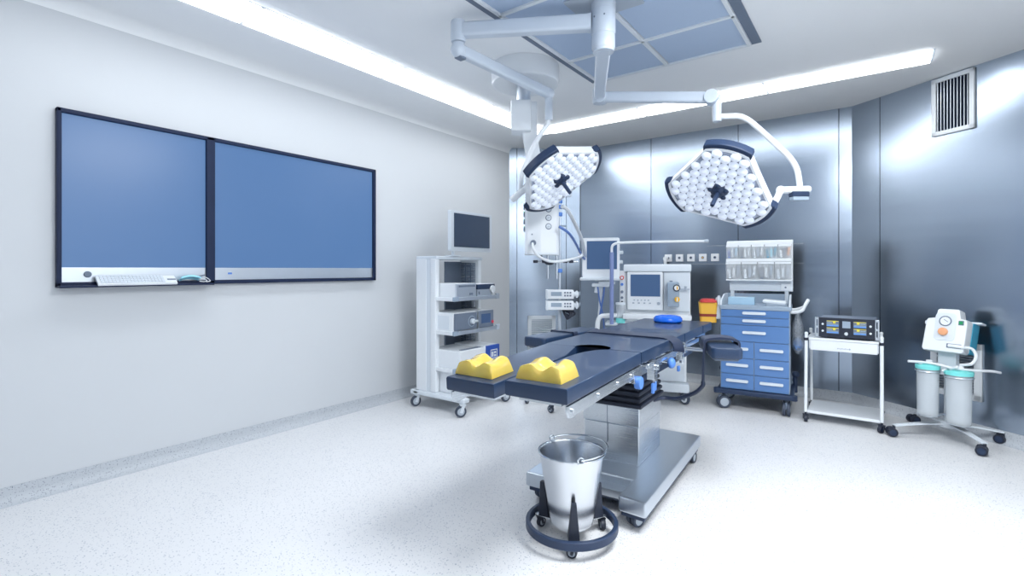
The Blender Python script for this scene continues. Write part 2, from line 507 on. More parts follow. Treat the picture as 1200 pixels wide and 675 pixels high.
for (ya, yb) in rows:
    first = None
    for (xa, xb) in ((x0, 0.0), (0.0, x1)):
        G().m('filter').span((xa + 0.02, ya + 0.014, -0.008), (xb - 0.014, yb - 0.014, 0)).build('filter_pane', t)
G().m('grey').span((-0.20, -0.15, -0.020), (0.205, 0.15, -0.004), 0.004).build('mounting_plate', t)

# ---------------------------------------------------------------- surgical lights
CX, CY = -1.3525, 2.80
t = thing('lamp_column', 'pale grey ceiling column carrying the two surgical lamp arms', 'lamp mount', (CX, CY, H - 0.02))
g = G().m('arm')
g.lathe([(0.0, 0.0), (0.075, 0.0), (0.075, -0.05), (0.064, -0.055), (0.064, -0.30), (0.0, -0.30)])
g.build('tube', t)
g = G().m('arm')
g.lathe([(0.0, -0.015), (0.071, -0.015), (0.074, -0.03), (0.074, -0.185), (0.071, -0.19), (0.071, -0.197), (0.0, -0.197)])
g.m('midgrey')
for a in (200, 250, 300):
    d_ = Vector((math.cos(R(a)), math.sin(R(a)), 0))
    g.cyl(d_ * 0.070 + Vector((0, 0, -0.1)), d_ * 0.077 + Vector((0, 0, -0.1)), 0.005, seg=10)
g.build('upper_bearing', t)
g = G().m('arm')
g.lathe([(0.0, -0.197), (0.069, -0.197), (0.071, -0.21), (0.071, -0.275), (0.060, -0.292), (0.0, -0.292)])
g.build('lower_bearing', t)

def lamp_head(parent, centre, e0, e1, n):
    """trefoil surgical lamp head; local x = e0, y = e1, z = light direction"""
    mx = MW[parent.name].inverted() @ (Matrix.Translation(centre) @ Matrix((e0, e1, n)).transposed().to_4x4())
    p, h = 0.318, 0.130
    def outline(sc=1.0, bow=0.026, dip=0.003):
        pts = []
        for k in range(3):
            a = R(120 * k)
            ca, sa = math.cos(a), math.sin(a)
            def rot(x, y): return (x * ca - y * sa, x * sa + y * ca)
            for j in range(9):
                u = -1 + 2 * j / 8
                pts.append(rot((p + bow * (1 - u * u)) * sc, h * u * sc))
            q0 = Vector(rot(p, h)); a2 = R(120 * (k + 1))
            q1 = Vector((p * math.cos(a2) + h * math.sin(a2), p * math.sin(a2) - h * math.cos(a2)))
            mid_n = -((q0 + q1) / 2).normalized()
            for j in range(1, 6):
                u = j / 6
                w_ = q0.lerp(q1, u) + mid_n * dip * 4 * u * (1 - u)
                pts.append((w_.x * sc, w_.y * sc))
        return pts
    g = G().m('white')
    g.prism(outline(1.0), -0.065, -0.004, 0.012, vert=False)
    g.prism(outline(0.80), -0.10, -0.06, 0.018, vert=False)
    # raised lip around the glass
    o_, i_ = outline(1.0), outline(0.945)
    b = bmesh.new(); n_ = len(o_)
    z0_, z1_ = -0.006, 0.012
    V = [[b.verts.new((q[0], q[1], z)) for q in pl] for pl, z in ((o_, z0_), (o_, z1_), (i_, z1_), (i_, z0_))]
    for A, B in ((V[0], V[1]), (V[1], V[2]), (V[2], V[3]), (V[3], V[0])):
        for k in range(n_):
            b.faces.new((A[k], A[(k + 1) % n_], B[(k + 1) % n_], B[k]))
    bmesh.ops.recalc_face_normals(b, faces=b.faces)
    g._join(b)
    g.m('white').cyl((0, 0, -0.13), (0, 0, -0.09), 0.07, seg=28, bev=0.01)
    head = g.build('lamp_head', parent, mx=mx)
    # reflector plate
    G().m('lenswell').prism(outline(0.94), -0.003, 0.001).build('reflector_plate', head)
    # rubber bumpers on the three short ends
    for k in range(3):
        a = R(120 * k)
        rt = Matrix.Rotation(a, 4, 'Z')
        pts = [(p + 0.030 * (1 - u * u) + 0.008, h * u * 1.06, -0.02) for u in [-1 + j / 5 for j in range(11)]]
        g = G().m('navy')
        g.sweep(pts, rrect(0.038, 0.060, 0.008, 3), True, (0, 0, 1), 2)
        for s_ in (-1, 1):
            g.box((p - 0.010, s_ * (h + 0.008), -0.02), (0.045, 0.014, 0.058), 0.005, (0, 0, R(12 * s_)))
        bm_ = g.build('bumper', head, mx=rt)
    # LED lenses, hexagonal packing
    proto = None
    sp = 0.066
    inner = [Vector(q) for q in outline(0.90)]
    def inside(x, y):
        c_ = False
        for i in range(len(inner)):
            a_, b_ = inner[i], inner[i - 1]
            if (a_.y > y) != (b_.y > y) and x < (b_.x - a_.x) * (y - a_.y) / (b_.y - a_.y) + a_.x:
                c_ = not c_
        return c_
    for j in range(-6, 7):
        for i in range(-7, 8):
            x = (i + 0.5 * (j % 2)) * sp; y = j * sp * 0.866
            if not inside(x, y) or math.hypot(x, y) < 0.062:
                continue
            m_ = Matrix.Translation((x, y, 0.0))
            if proto is None:
                g = G().m('lenswell')
                g.lathe([(0.034, 0.0), (0.034, 0.010), (0.031, 0.012), (0.024, 0.004)], seg=16)
                g.m('lens').lathe([(0.034, 0.003), (0.033, 0.012), (0.027, 0.023), (0.015, 0.030), (0.0, 0.032)], seg=16)
                proto = g.build('lens', head, mx=m_)
            else:
                c_ = proto.copy(); COL.objects.link(c_); c_.parent = head; c_.matrix_local = m_
    # handle
    g = G().m('navy')
    g.lathe([(0.0, 0.0), (0.062, 0.0), (0.060, 0.022), (0.045, 0.034), (0.028, 0.042), (0.0, 0.044)], seg=24)
    for k in range(5):
        a = R(72 * k + 10)
        g.sph((0.052 * math.cos(a), 0.052 * math.sin(a), 0.022), (0.022, 0.022, 0.020), 12)
    g.cyl((0, 0, 0.04), (0, 0, 0.16), 0.016, 0.014, 16, 0.004)
    g.build('handle', head)
    return head

RT = Vector((0.807, 0.590, 0)).normalized()
def lamp_basis(c, n_c, e_c):
    v = (Vector((0, 0, 1.35)) - c).normalized()       # toward the camera stand point the pose was read from
    r_ = Vector((0, 0, 1)).cross(v).normalized(); u_ = v.cross(r_)
    def w(t_): return (r_ * t_[0] + u_ * t_[1] + v * t_[2]).normalized()
    n_ = w(n_c); e_ = w(e_c); e_ = (e_ - n_ * e_.dot(n_)).normalized()
    return e_, n_.cross(e_), n_

# lamp over the pendant
t = thing('surgical_lamp', 'smaller looking surgical lamp in front of the pendant column, tilted edge-on', 'surgical lamp', (CX, CY, 2.866), 0, 'trefoil surgical lamps')
E1 = Vector((-2.146, 2.356, 2.866)); C0 = Vector((CX, CY, 2.866)); d_ = (E1 - C0).normalized()
g = G().m('arm')
g.sweep([C0 + d_ * 0.076, C0 + d_ * 0.10, E1], rrect(0.085, 0.105, 0.02, 4), False, (0, 0, 1), taper=(1.0, 0.86))
g.build('boom_arm', t, world=True)
g = G().m('arm')
g.cyl(E1 + Vector((0, 0, -0.075)), E1 + Vector((0, 0, 0.062)), 0.048, bev=0.012)
g.cyl(E1 + Vector((0, 0, -0.155)), E1 + Vector((0, 0, -0.075)), 0.040, bev=0.012)
g.build('elbow', t, world=True)
S0 = Vector((-2.146, 2.356, 2.745)); S1 = Vector((-2.07, 3.318, 2.725))
g = G().m('arm')
g.sweep([S0, S0.lerp(S1, 0.1), S1], rrect(0.060, 0.078, 0.018, 4), False, (0, 0, 1))
g.sph(S0, 0.05, 16); g.sph(S1, 0.046, 16)
g.m('midgrey').box(S0 + Vector((0.0, 0.02, -0.045)), (0.05, 0.06, 0.016), 0.004)
g.build('spring_arm', t, world=True)
g = G().m('arm')
g.cyl(S1 + Vector((0, 0, -0.21)), S1 + Vector((0, 0, 0.02)), 0.030, bev=0.006)
g.build('drop_tube', t, world=True)
LC1 = Vector((-1.974, 3.326, 2.052))
e0, e1, n = lamp_basis(LC1, (0.5, -0.707, 0.5), (0.863, 0.373, -0.335))
g = G().m('white')
back = LC1 - n * 0.12
J1 = Vector((-2.285, 3.235, 1.955))
g.tube([S1 + Vector((0, 0, -0.20)), S1 + Vector((-0.02, 0.0, -0.25)), Vector((-2.12, 3.29, 2.42)), Vector((-2.20, 3.26, 2.27)), Vector((-2.265, 3.24, 2.11)), J1], 0.019, 12)
g.build('yoke_tube', t, world=True)
g = G().m('white')
dj = (back - J1).normalized()
g.cyl(J1 - dj * 0.09, J1 + dj * 0.08, 0.026, bev=0.006)
g.tube([J1, J1.lerp(back, 0.5) - n * 0.03, back], 0.021, 12)
g.build('head_joint', t, world=True)
lamp_head(t, LC1, e0, e1, n)

# lamp over the blue cart
t = thing('surgical_lamp', 'larger looking surgical lamp facing the table in front of the steel wall', 'surgical lamp', (CX, CY, 2.70), 0, 'trefoil surgical lamps')
C1 = Vector((CX, CY, 2.712)); L1 = Vector((-1.77, 3.587, 2.712)); d_ = (L1 - C1).normalized()
g = G().m('arm')
g.sweep([C1 - d_ * 0.02, C1 + d_ * 0.1, L1], rrect(0.098, 0.070, 0.02, 4), False, (0, 0, 1), taper=(1.0, 0.86))
g.build('boom_arm', t, world=True)
g = G().m('arm')
g.cyl(L1 + Vector((0, 0, -0.055)), L1 + Vector((0, 0, 0.07)), 0.050, bev=0.012)
g.build('elbow', t, world=True)
S0 = L1 + Vector((0.02, 0.0, -0.005)); S1 = Vector((-0.947, 3.705, 2.572))
g = G().m('arm')
g.sweep([S0, S0.lerp(S1, 0.1), S1], rrect(0.062, 0.080, 0.02, 4), False, (0, 0, 1))
ax = (S1 - S0).cross(Vector((0, 0, 1))).normalized()
g.cyl(S0 + ax * 0.045, S0 - ax * 0.045, 0.054, bev=0.008); g.cyl(S1 + ax * 0.048, S1 - ax * 0.048, 0.050, bev=0.008)
g.build('spring_arm', t, world=True)
D1 = Vector((-0.917, 3.727, 2.40))
g = G().m('arm')
g.cyl(D1, D1 + Vector((0, 0, 0.19)), 0.030, bev=0.006)
g.build('drop_tube', t, world=True)
g = G().m('white')
g.tube([D1 + Vector((0.0, 0, 0.04)), (-0.866, 3.752, 2.436), (-0.79, 3.79, 2.433), (-0.740, 3.815, 2.41), (-0.677, 3.841, 2.350), (-0.56, 3.90, 2.215), (-0.488, 3.93, 2.130), (-0.445, 3.95, 2.045), (-0.430, 3.955, 1.95), (-0.428, 3.955, 1.91)], 0.020, 14)
g.build('yoke_tube', t, world=True)
LC2 = Vector((-0.849, 3.516, 1.885))
e0, e1, n = lamp_basis(LC2, (-0.28, -0.64, 0.72), (0.143, 0.714, 0.69))
g = G().m('white')
ja, jb = Vector((-0.53, 3.845, 1.892)), Vector((-0.375, 4.01, 1.905))
g.cyl(ja, jb, 0.024, bev=0.006)
g.sph(ja, 0.030, 14)
tip = LC2 + e0 * -0.12 + e1 * -0.29 - n * 0.03
g.tube([ja, (-0.545, 3.79, 1.83), Vector((-0.575, 3.725, 1.765)), tip], 0.022, 14)
g.build('head_joint', t, world=True)
g = G().m('navy')
g.bar((-0.475, 3.895, 1.865), (-0.385, 3.99, 1.868), 0.045, 0.035, bev=0.006)
g.m('bluegrey').bar((-0.472, 3.898, 1.835), (-0.388, 3.987, 1.838), 0.045, 0.026, bev=0.006)
g.build('control_box', t, world=True)
lamp_head(t, LC2, e0, e1, n)

# ---------------------------------------------------------------- ceiling supply pendant
PX, PY = -2.312, 3.345
t = thing('supply_pendant', 'white ceiling supply pendant with round cover, drop arm and gas outlet column', 'pendant', (PX, PY, H))
g = G().m('white')
g.lathe([(0.0, 0.0), (0.272, 0.0), (0.276, -0.012), (0.276, -0.130), (0.268, -0.150), (0.245, -0.158), (0.0, -0.162)], seg=56)
g.build('ceiling_cover', t)
g = G().m('alu').cyl((0.0, -0.02, -0.16), (0.0, -0.02, -0.33), 0.058, seg=32)
g.build('rotating_tube', t)
g = G().m('white')
yw = R(36)
g.box((-0.02, -0.03, -0.42), (0.165, 0.17, 0.25), 0.012, (0, 0, yw))
g.build('brake_housing', t)
g = G().m('white')
base = Matrix.Rotation(yw, 4, 'Z')
pts = [(0.035, -0.02, -0.30), (0.035, 0.0, -0.54), (0.07, 0.13, -0.70), (0.095, 0.30, -0.84), (0.095, 0.31, -0.90)]
g.sweep([base @ Vector(p) for p in pts], rrect(0.12, 0.085, 0.012, 3), False, base @ Vector((0, -1, 0.0)))
g.build('drop_arm', t)
# service column; local frame facing the camera side
svc = Matrix.Translation((-2.405, 3.74, 0)) @ Matrix.Rotation(R(34), 4, 'Z') @ Matrix.Diagonal((1.03, 1.03, 1, 1))
inv = MW[t.name].inverted()
poly = [(-0.145, 0.10), (-0.145, -0.055), (-0.125, -0.075), (-0.035, -0.085), (-0.01, -0.085), (0.125, -0.055), (0.145, -0.035), (0.145, 0.10)]
g = G().m('white')
g.prism(poly, 1.483, 2.18, 0.006, svc)
g.m('white2').prism([(q[0] * 1.02, q[1] * 1.02 + 0.001) for q in poly], 1.476, 1.496, 0.004, svc)
col_ = g.build('service_column', t, world=True)
for zc in (1.725, 1.80, 1.875, 1.95):
    rr = Matrix.Translation((0.055, -0.070, zc)) @ Matrix.Rotation(R(12.5), 4, 'Z') @ Matrix.Rotation(R(90), 4, 'X')
    g = G().m('midgrey'); g.torus((0, 0, 0), 0.023, 0.0045, seg=24, ms=8)
    g.m('white2').lathe([(0.0, 0.012), (0.012, 0.012), (0.021, 0.004), (0.021, -0.004)], seg=20)
    g.m('grey').box((0, 0, 0.013), (0.018, 0.006, 0.004))
    bmesh.ops.transform(g.bm, matrix=svc @ rr, verts=g.bm.verts)
    g.build('gas_outlet', t, world=True)
for k, zc in enumerate((1.70, 1.765, 1.83, 1.895)):
    g = G().m('midgrey').box((-0.15, -0.02, zc), (0.018, 0.05, 0.034), 0.004)
    g.m('green').box((-0.152, -0.02, zc + 0.024), (0.012, 0.05, 0.008), 0.002)
    bmesh.ops.transform(g.bm, matrix=svc, verts=g.bm.verts)
    g.build('power_socket', t, world=True)
g = G().m('midgrey')
for zc in (1.655,):
    g.cyl((-0.085, -0.078, zc), (-0.085, -0.086, zc), 0.006, seg=12)
g.cyl((-0.075, -0.075, 1.582), (-0.075, -0.125, 1.578), 0.026, 0.024, 20, 0.006)
bmesh.ops.transform(g.bm, matrix=svc, verts=g.bm.verts)
g.build('plug', t, world=True)
g = G().m('chrome')
g.cyl((-0.07, -0.02, 1.418), (0.31, -0.02, 1.418), 0.009, seg=12)
for xx in (0.05, 0.128):
    g.cyl((xx, 0.0, 1.485), (xx, 0.0, 1.265), 0.012, seg=14)
g.m('black')
for xx in (-0.055, 0.02, 0.20, 0.25):
    g.box((xx, -0.02, 1.418), (0.04, 0.03, 0.026), 0.005)
g.tube([(-0.01, -0.03, 1.47), (0.01, -0.035, 1.43), (0.045, -0.045, 1.40), (0.085, -0.04, 1.40), (0.11, -0.03, 1.42)], 0.010, 8)
bmesh.ops.transform(g.bm, matrix=svc, verts=g.bm.verts)
g.build('equipment_rail', t, world=True)
g = G().m('hose')
g.tube([svc @ Vector(q) for q in [(-0.080, -0.118, 1.575), (-0.075, -0.15, 1.53), (-0.04, -0.14, 1.47), (0.03, -0.11, 1.43), (0.11, -0.09, 1.415), (0.22, -0.05, 1.43), (0.36, 0.20, 1.47), (0.38, 0.62, 1.51)]], 0.012, 10)
g.build('power_cable', t, world=True)

# ---------------------------------------------------------------- infusion stand and pumps
IS = Vector((-2.564, 4.318, 0))
t = thing('infusion_stand', 'slim steel infusion stand on five casters behind the operating table', 'infusion stand', IS)
g = G().m('alu').cyl((0, 0, 0.10), (0, 0, 2.10), 0.0125, seg=16)
g.cyl((0, 0, 0.10), (0, 0, 1.0), 0.016, seg=16)
g.build('pole', t)
g = G().m('knobblue')
for zc in (1.335, 1.90, 1.975, 2.03):
    g.cyl((0, 0, zc - 0.02), (0, 0, zc + 0.02), 0.028, seg=18, bev=0.006)
g.m('bluegrey').box((0, 0, 1.785), (0.14, 0.02, 0.018), 0.004, (0, 0, R(36)))
g.build('clamp_knob', t)
g = G().m('chrome')
for a in (30, 120, 210, 300):
    d_ = Vector((math.cos(R(a)), math.sin(R(a)), 0))
    g.tube([Vector((0, 0, 2.08)), d_ * 0.05 + Vector((0, 0, 2.09)), d_ * 0.10 + Vector((0, 0, 2.075)), d_ * 0.12 + Vector((0, 0, 2.10))], 0.005, 8)
g.build('bag_hooks', t)
g = G().m('alu').cyl((0, 0, 0.085), (0, 0, 0.135), 0.040, bev=0.008)
for k in range(5):
    a = R(36.17 + 180 + 72 * k)
    d_ = Vector((math.cos(a), math.sin(a), 0))
    g.bar(d_ * 0.03 + Vector((0, 0, 0.108)), d_ * 0.355 + Vector((0, 0, 0.092)), 0.028, 0.020, bev=0.004)
g.build('star_base', t)
for k in range(5):
    a = 36.17 + 180 + 72 * k
    caster(t, 0.335 * math.cos(R(a)), 0.335 * math.sin(R(a)), 0.034, 0.024, yaw=a + 60, fork='tyre', tyre='tyre', hub='hub', top=0.09)
def pump(z, label):
    q = thing('infusion_pump', label, 'infusion pump', IS + Vector((0, 0, z)), 34, 'infusion pumps clamped on the stand')
    g = G().m('white'); g.box((-0.005, -0.065, 0.05), (0.275, 0.115, 0.090), 0.012)
    g.m('white2').box((-0.132, -0.075, 0.05), (0.022, 0.118, 0.094), 0.006)
    g.build('casing', q)
    g = G().m('bluegrey').box((-0.04, -0.124, 0.056), (0.105, 0.006, 0.040), 0.002)
    g.build('display', q)
    g = G().m('midgrey')
    for i in range(3):
        for j in range(2):
            g.box((0.045 + i * 0.026, -0.124, 0.040 + j * 0.028), (0.017, 0.006, 0.016), 0.002)
    g.build('keypad', q, kind=None)
    g = G().m('white2'); g.cyl((0.125, -0.06, 0.05), (0.185, -0.06, 0.05), 0.024, seg=16, bev=0.005)
    g.box((0.165, -0.06, 0.05), (0.02, 0.05, 0.07), 0.005)
    g.m('bluegrey').cyl((0.188, -0.075, 0.06), (0.198, -0.075, 0.06), 0.018, seg=14)
    g.build('plunger_clamp', q)
    g = G().m('midgrey').box((0, 0.005, 0.05), (0.05, 0.045, 0.05), 0.006); g.build('pole_clamp', q)
    return q
pump(1.052, 'white infusion pump on the stand, upper of the two')
pump(0.945, 'white infusion pump on the stand, lower one above the dangling black cable')
g = G().m('black')
for pts in ([(0.03, -0.05, 0.945), (0.05, -0.06, 0.90), (0.09, -0.05, 0.87), (0.12, -0.02, 0.91), (0.07, -0.03, 0.95)],
            [(0.04, -0.03, 0.945), (0.10, -0.05, 0.91), (0.075, -0.055, 0.86), (0.05, -0.035, 0.90), (0.03, -0.03, 0.945)],
            [(0.05, -0.05, 0.945), (0.13, -0.02, 0.93), (0.15, 0.01, 0.90), (0.10, 0.0, 0.88), (0.06, -0.01, 0.90)]):
    g.tube([IS + Matrix.Rotation(R(34), 3, 'Z') @ Vector(p) for p in pts], 0.012, 8)
tag(g.build('cable_bundle'), 'black cable bunched under the lower infusion pump', 'cable')

# ---------------------------------------------------------------- double wall screen
t = thing('wall_screen', 'pair of large blue wall screens in one dark frame on the painted wall', 'wall screen', (XL, 1.99, 1.24))
Y0, Y1, Z0, Z1, YM = 0.805, 3.180, 1.240, 2.332, 1.668
g = G().m('frame_navy')
xw = XL + 0.045
def fr(y0, z0, y1, z1, x1=xw, bev=0.006):
    g.span((XL + 0.0, y0, z0), (x1, y1, z1), bev)
fr(Y0, Z0, Y0 + 0.024, Z1); fr(Y1 - 0.032, Z0, Y1, Z1)
fr(Y0, Z1 - 0.028, Y1, Z1); fr(Y0, Z0, Y1, Z0 + 0.030)
fr(YM - 0.030, Z0, YM + 0.030, Z1)
g.span((XL, Y0, Z0 - 0.004), (XL + 0.105, YM, Z0 + 0.010), 0.004)
g.build('frame', t, world=True)
for (ya, yb) in ((Y0 + 0.022, YM - 0.028), (YM + 0.028, Y1 - 0.030)):
    G().m('screen').span((XL, ya, 1.360), (XL + 0.022, yb, Z1 - 0.026)).build('screen', t, world=True)
    sfx = G().m('alu'); sfx.span((XL, ya, Z0 + 0.028), (XL + 0.024, yb, 1.361), 0.002)
    strip = sfx.build('lower_strip', t, world=True)
g = G().m('midgrey').cyl((XL + 0.022, 0.955, 1.318), (XL + 0.034, 0.955, 1.318), 0.020, seg=20, bev=0.004); g.build('round_socket', t, world=True)
g = G().m('knobblue').box((XL + 0.026, 1.81, 1.318), (0.004, 0.03, 0.014), 0.001); g.m('white2').box((XL + 0.026, 1.81, 1.330), (0.004, 0.02, 0.008), 0.001); g.build('badge', t, world=True)

# keyboard and glove on the ledge
g = G()
kb = thing('keyboard', 'white keyboard leaning on the ledge of the wall screen', 'keyboard', (XL + 0.07, 1.20, Z0 + 0.010))
tilt = Matrix.Translation((XL + 0.078, 1.205, Z0 + 0.036)) @ Matrix.Rotation(R(38), 4, 'Y')
g = G().m('white')
b = bmesh.new(); bmesh.ops.create_cube(b, size=1.0, matrix=Matrix.Diagonal((0.085, 0.44, 0.018, 1)))
bmesh.ops.bevel(b, geom=list(b.edges), offset=0.005, segments=2, profile=0.5, affect='EDGES')
g._join(b, tilt); g.build('case', kb, world=True)
g = G().m('white2')
for i in range(4):
    for j in range(18):
        b = bmesh.new(); bmesh.ops.create_cube(b, size=1.0, matrix=Matrix.Translation((-0.030 + i * 0.019, -0.195 + j * 0.0195, 0.011)) @ Matrix.Diagonal((0.015, 0.016, 0.006, 1)))
        g._join(b, tilt)
g.m('midgrey'); b = bmesh.new(); bmesh.ops.create_cube(b, size=1.0, matrix=Matrix.Translation((0.005, 0.19, 0.010)) @ Matrix.Diagonal((0.012, 0.05, 0.003, 1))); g._join(b, tilt)
g.build('keys', kb, world=True)
fm = thing('face_mask', 'light blue face mask with white loops lying at the end of the screen ledge', 'face mask', (XL + 0.065, 1.52, Z0 + 0.012))
g = G().m('skyb')
b = bmesh.new(); bmesh.ops.create_grid(b, x_segments=14, y_segments=8, size=0.5)
for v in b.verts:
    x, y = v.co.x, v.co.y
    v.co = Vector((0.030 * y * 1.6, 0.125 * x, 0.030 + 0.022 * y + 0.014 * math.cos(3 * x) + 0.005 * math.sin(22 * y)))
ex = bmesh.ops.solidify(b, geom=list(b.faces), thickness=0.004)
g._join(b); g.build('pleated_cloth', fm)
g = G().m('white')
g.tube([(0.0, 0.055, 0.03), (0.015, 0.085, 0.028), (0.025, 0.10, 0.016), (0.03, 0.08, 0.008), (0.028, 0.05, 0.012)], 0.003, 6)
g.tube([(-0.01, 0.05, 0.045), (-0.005, 0.10, 0.04), (0.02, 0.125, 0.014), (0.03, 0.095, 0.006)], 0.003, 6)
g.m('midgrey').box((-0.012, 0.085, 0.050), (0.012, 0.035, 0.010), 0.003, (0.3, 0, 0))
g.build('ear_loops', fm)

# ---------------------------------------------------------------- equipment tower
TX0, TX1, TXs = -3.67, -3.40, -3.165       # back, front of uprights, front of shelves
TY0, TY1 = 3.42, 4.10
t = thing('equipment_tower', 'white wheeled equipment tower with shelves against the painted wall', 'equipment cart', (-3.38, 3.76, 0))
g = G().m('white')
g.span((TX0, TY0 - 0.005, 0.165), (TX0 + 0.14, TY0 + 0.05, 1.455), 0.008)
g.m('white2').span((TX0 + 0.13, TY0, 0.165), (TX1 - 0.065, TY0 + 0.045, 1.455), 0.004)
g.m('white').span((TX1 - 0.075, TY0 - 0.008, 0.165), (TX1, TY0 + 0.05, 1.455), 0.014)
g.build('upright_panel', t, world=True)
g = G().m('white').span((TX0, TY1 - 0.05, 0.165), (TX1, TY1, 1.455), 0.010)
g.m('steel').span((TX0 + 0.02, TY1 - 0.056, 0.2), (TX1 - 0.04, TY1 - 0.048, 1.42))
g.m('midgrey')
for xx in (TX0 + 0.09, TX0 + 0.16):
    g.span((xx, TY1 - 0.060, 0.2), (xx + 0.012, TY1 - 0.054, 1.42))
g.build('upright_panel', t, world=True)
g = G().m('midgrey').span((TX0 + 0.01, 3.80, 0.18), (TX0 + 0.03, TY1 - 0.05, 1.43))
g.build('back_panel', t, world=True)
g = G().m('white2').span((TX0, TY0 - 0.004, 1.445), (TX1 + 0.005, TY1 + 0.01, 1.478), 0.008); g.build('top_cover', t, world=True)
for zt in (1.082, 0.762, 0.412):
    g = G().m('white').span((TX0 + 0.03, TY0 + 0.03, zt - 0.03), (TXs - 0.012, TY1 - 0.03, zt - 0.003), 0.004)
    g.m('alu').span((TXs - 0.014, TY0 + 0.0, zt - 0.034), (TXs, TY1 - 0.0, zt + 0.004), 0.004)
    g.m('white').span((TX1 - 0.02, TY0 + 0.0, zt - 0.034), (TXs - 0.014, TY0 + 0.03, zt + 0.002), 0.004)
    g.m('bluegrey').span((TXs - 0.02, TY0 - 0.004, zt - 0.036), (TXs + 0.004, TY0 + 0.06, zt + 0.006), 0.004)
    g.m('grey').span((TXs - 0.02, TY1 - 0.045, zt - 0.036), (TXs + 0.006, TY1 + 0.004, zt + 0.02), 0.004)
    g.build('shelf', t, world=True)
g = G().m('white2').span((TX0 - 0.06, TY0 - 0.03, 0.118), (TX0 + 0.05, TY1 + 0.03, 0.165), 0.010)
g.span((TX0 - 0.02, TY0 - 0.03, 0.122), (-3.02, TY0 + 0.055, 0.165), 0.012)
g.span((TX0 - 0.02, TY1 - 0.055, 0.122), (-3.02, TY1 + 0.03, 0.165), 0.012)
g.span((TX0, TY0, 0.125), (TXs, TY1, 0.168), 0.004)
g.build('base_frame', t, world=True)
for (xx, yy, yw) in ((-3.66, 3.43, 75), (-3.045, 3.41, 60), (-3.66, 4.09, 80), (-3.045, 4.09, 70)):
    caster(t, xx + 3.38, yy - 3.76, 0.053, 0.026, yaw=yw, fork='white2', top=0.125)

# monitor on the tower
tm = thing('tower_monitor', 'white framed monitor on top of the equipment tower', 'monitor', (-3.40, 3.875, 1.478), 90)
g = G().m('white2')
g.cyl((-0.20, 0.02, 0.0), (-0.20, 0.02, 0.10), 0.016, seg=16); g.box((-0.20, 0.02, 0.006), (0.12, 0.11, 0.012), 0.004)
g.build('stand', tm)
g = G().m('white2'); face_front(g, 0.64, 0.405, 0.018, (0.035, -0.035, 0.255), 0.045, 0.006); g.build('casing', tm)
g = G().m('screen_off').box((0.035, -0.0365, 0.262), (0.555, 0.006, 0.335)); g.build('screen', tm)
# devices
def dev(name, label, x0, x1, y0, y1, z0, h):
    return thing(name, label, 'medical device', ((x0 + x1) / 2, (y0 + y1) / 2, z0), 90), (y1 - y0), (x1 - x0), h
d, w, dp, h = dev('light_source', 'white device with grey front on the top shelf of the tower', -3.55, -3.185, 3.475, 3.760, 1.079, 0.135)
g = G().m('white').box((0, 0.01, h / 2), (w, dp - 0.02, h), 0.008); g.m('grey').span((-w / 2 + 0.02, dp / 2 - 0.03, 0.03), (w / 2 - 0.02, dp / 2 - 0.02, 0.05)); g.build('casing', d)
g = G().m('alu').span((-w / 2 + 0.002, -dp / 2, 0.004), (w / 2 - 0.002, -dp / 2 + 0.025, h - 0.004), 0.004); g.m('midgrey').span((-w / 2 + 0.03, -dp / 2 - 0.003, h - 0.035), (w / 2 - 0.02, -dp / 2, h - 0.018)); g.span((w / 2 - 0.10, -dp / 2 - 0.004, 0.02), (w / 2 - 0.055, -dp / 2, 0.042)); g.build('front_panel', d)
d, w, dp, h = dev('camera_unit', 'small device with dark top band and white dial on the top shelf of the tower', -3.50, -3.185, 3.775, 4.055, 1.079, 0.125)
g = G().m('white').box((0, 0.01, h / 2), (w, dp - 0.02, h), 0.006); g.build('casing', d)
g = G().m('alu').span((-w / 2 + 0.002, -dp / 2, 0.004), (w / 2 - 0.002, -dp / 2 + 0.025, h * 0.55), 0.003); g.m('navy').span((-w / 2 + 0.002, -dp / 2 - 0.002, h * 0.56), (w / 2 - 0.002, -dp / 2 + 0.025, h - 0.004), 0.003); g.m('midgrey').span((-w / 2 + 0.02, -dp / 2 - 0.003, 0.02), (-w / 2 + 0.035, -dp / 2, 0.05)); g.build('front_panel', d)
g = G().m('white').cyl((w / 2 - 0.05, -dp / 2, h * 0.55), (w / 2 - 0.05, -dp / 2 - 0.022, h * 0.55), 0.038, seg=24, bev=0.006); g.cyl((w / 2 - 0.045, -dp / 2, 0.016), (w / 2 - 0.045, -dp / 2 - 0.02, 0.016), 0.014, seg=14); g.build('dial', d)
d, w, dp, h = dev('insufflator', 'white device with dark front and white dial on the middle tower shelf', -3.56, -3.185, 3.445, 3.775, 0.759, 0.178)
g = G().m('white').box((0, 0.01, h / 2), (w, dp - 0.02, h), 0.008); g.m('white2').span((-w / 2 - 0.001, -0.12, 0.02), (-w / 2 + 0.01, 0.12, h - 0.03)); g.build('casing', d)
g = G().m('midgrey').span((-w / 2 + 0.012, -dp / 2 - 0.002, 0.010), (w / 2 - 0.008, -dp / 2 + 0.02, h - 0.008), 0.003); g.m('bluegrey').torus((w / 2 - 0.085, -dp / 2 - 0.002, 0.085), 0.05, 0.004, Matrix.Rotation(R(90), 3, 'X'), 28, 8); g.build('front_panel', d)
g = G().m('white2').cyl((w / 2 - 0.085, -dp / 2, 0.085), (w / 2 - 0.085, -dp / 2 - 0.03, 0.085), 0.026, seg=20, bev=0.005); g.box((w / 2 - 0.05, -dp / 2 - 0.02, 0.085), (0.06, 0.02, 0.02), 0.004); g.build('dial', d)
d, w, dp, h = dev('shaver_unit', 'dark fronted device with screen and red button on the middle tower shelf', -3.50, -3.185, 3.79, 4.035, 0.759, 0.178)
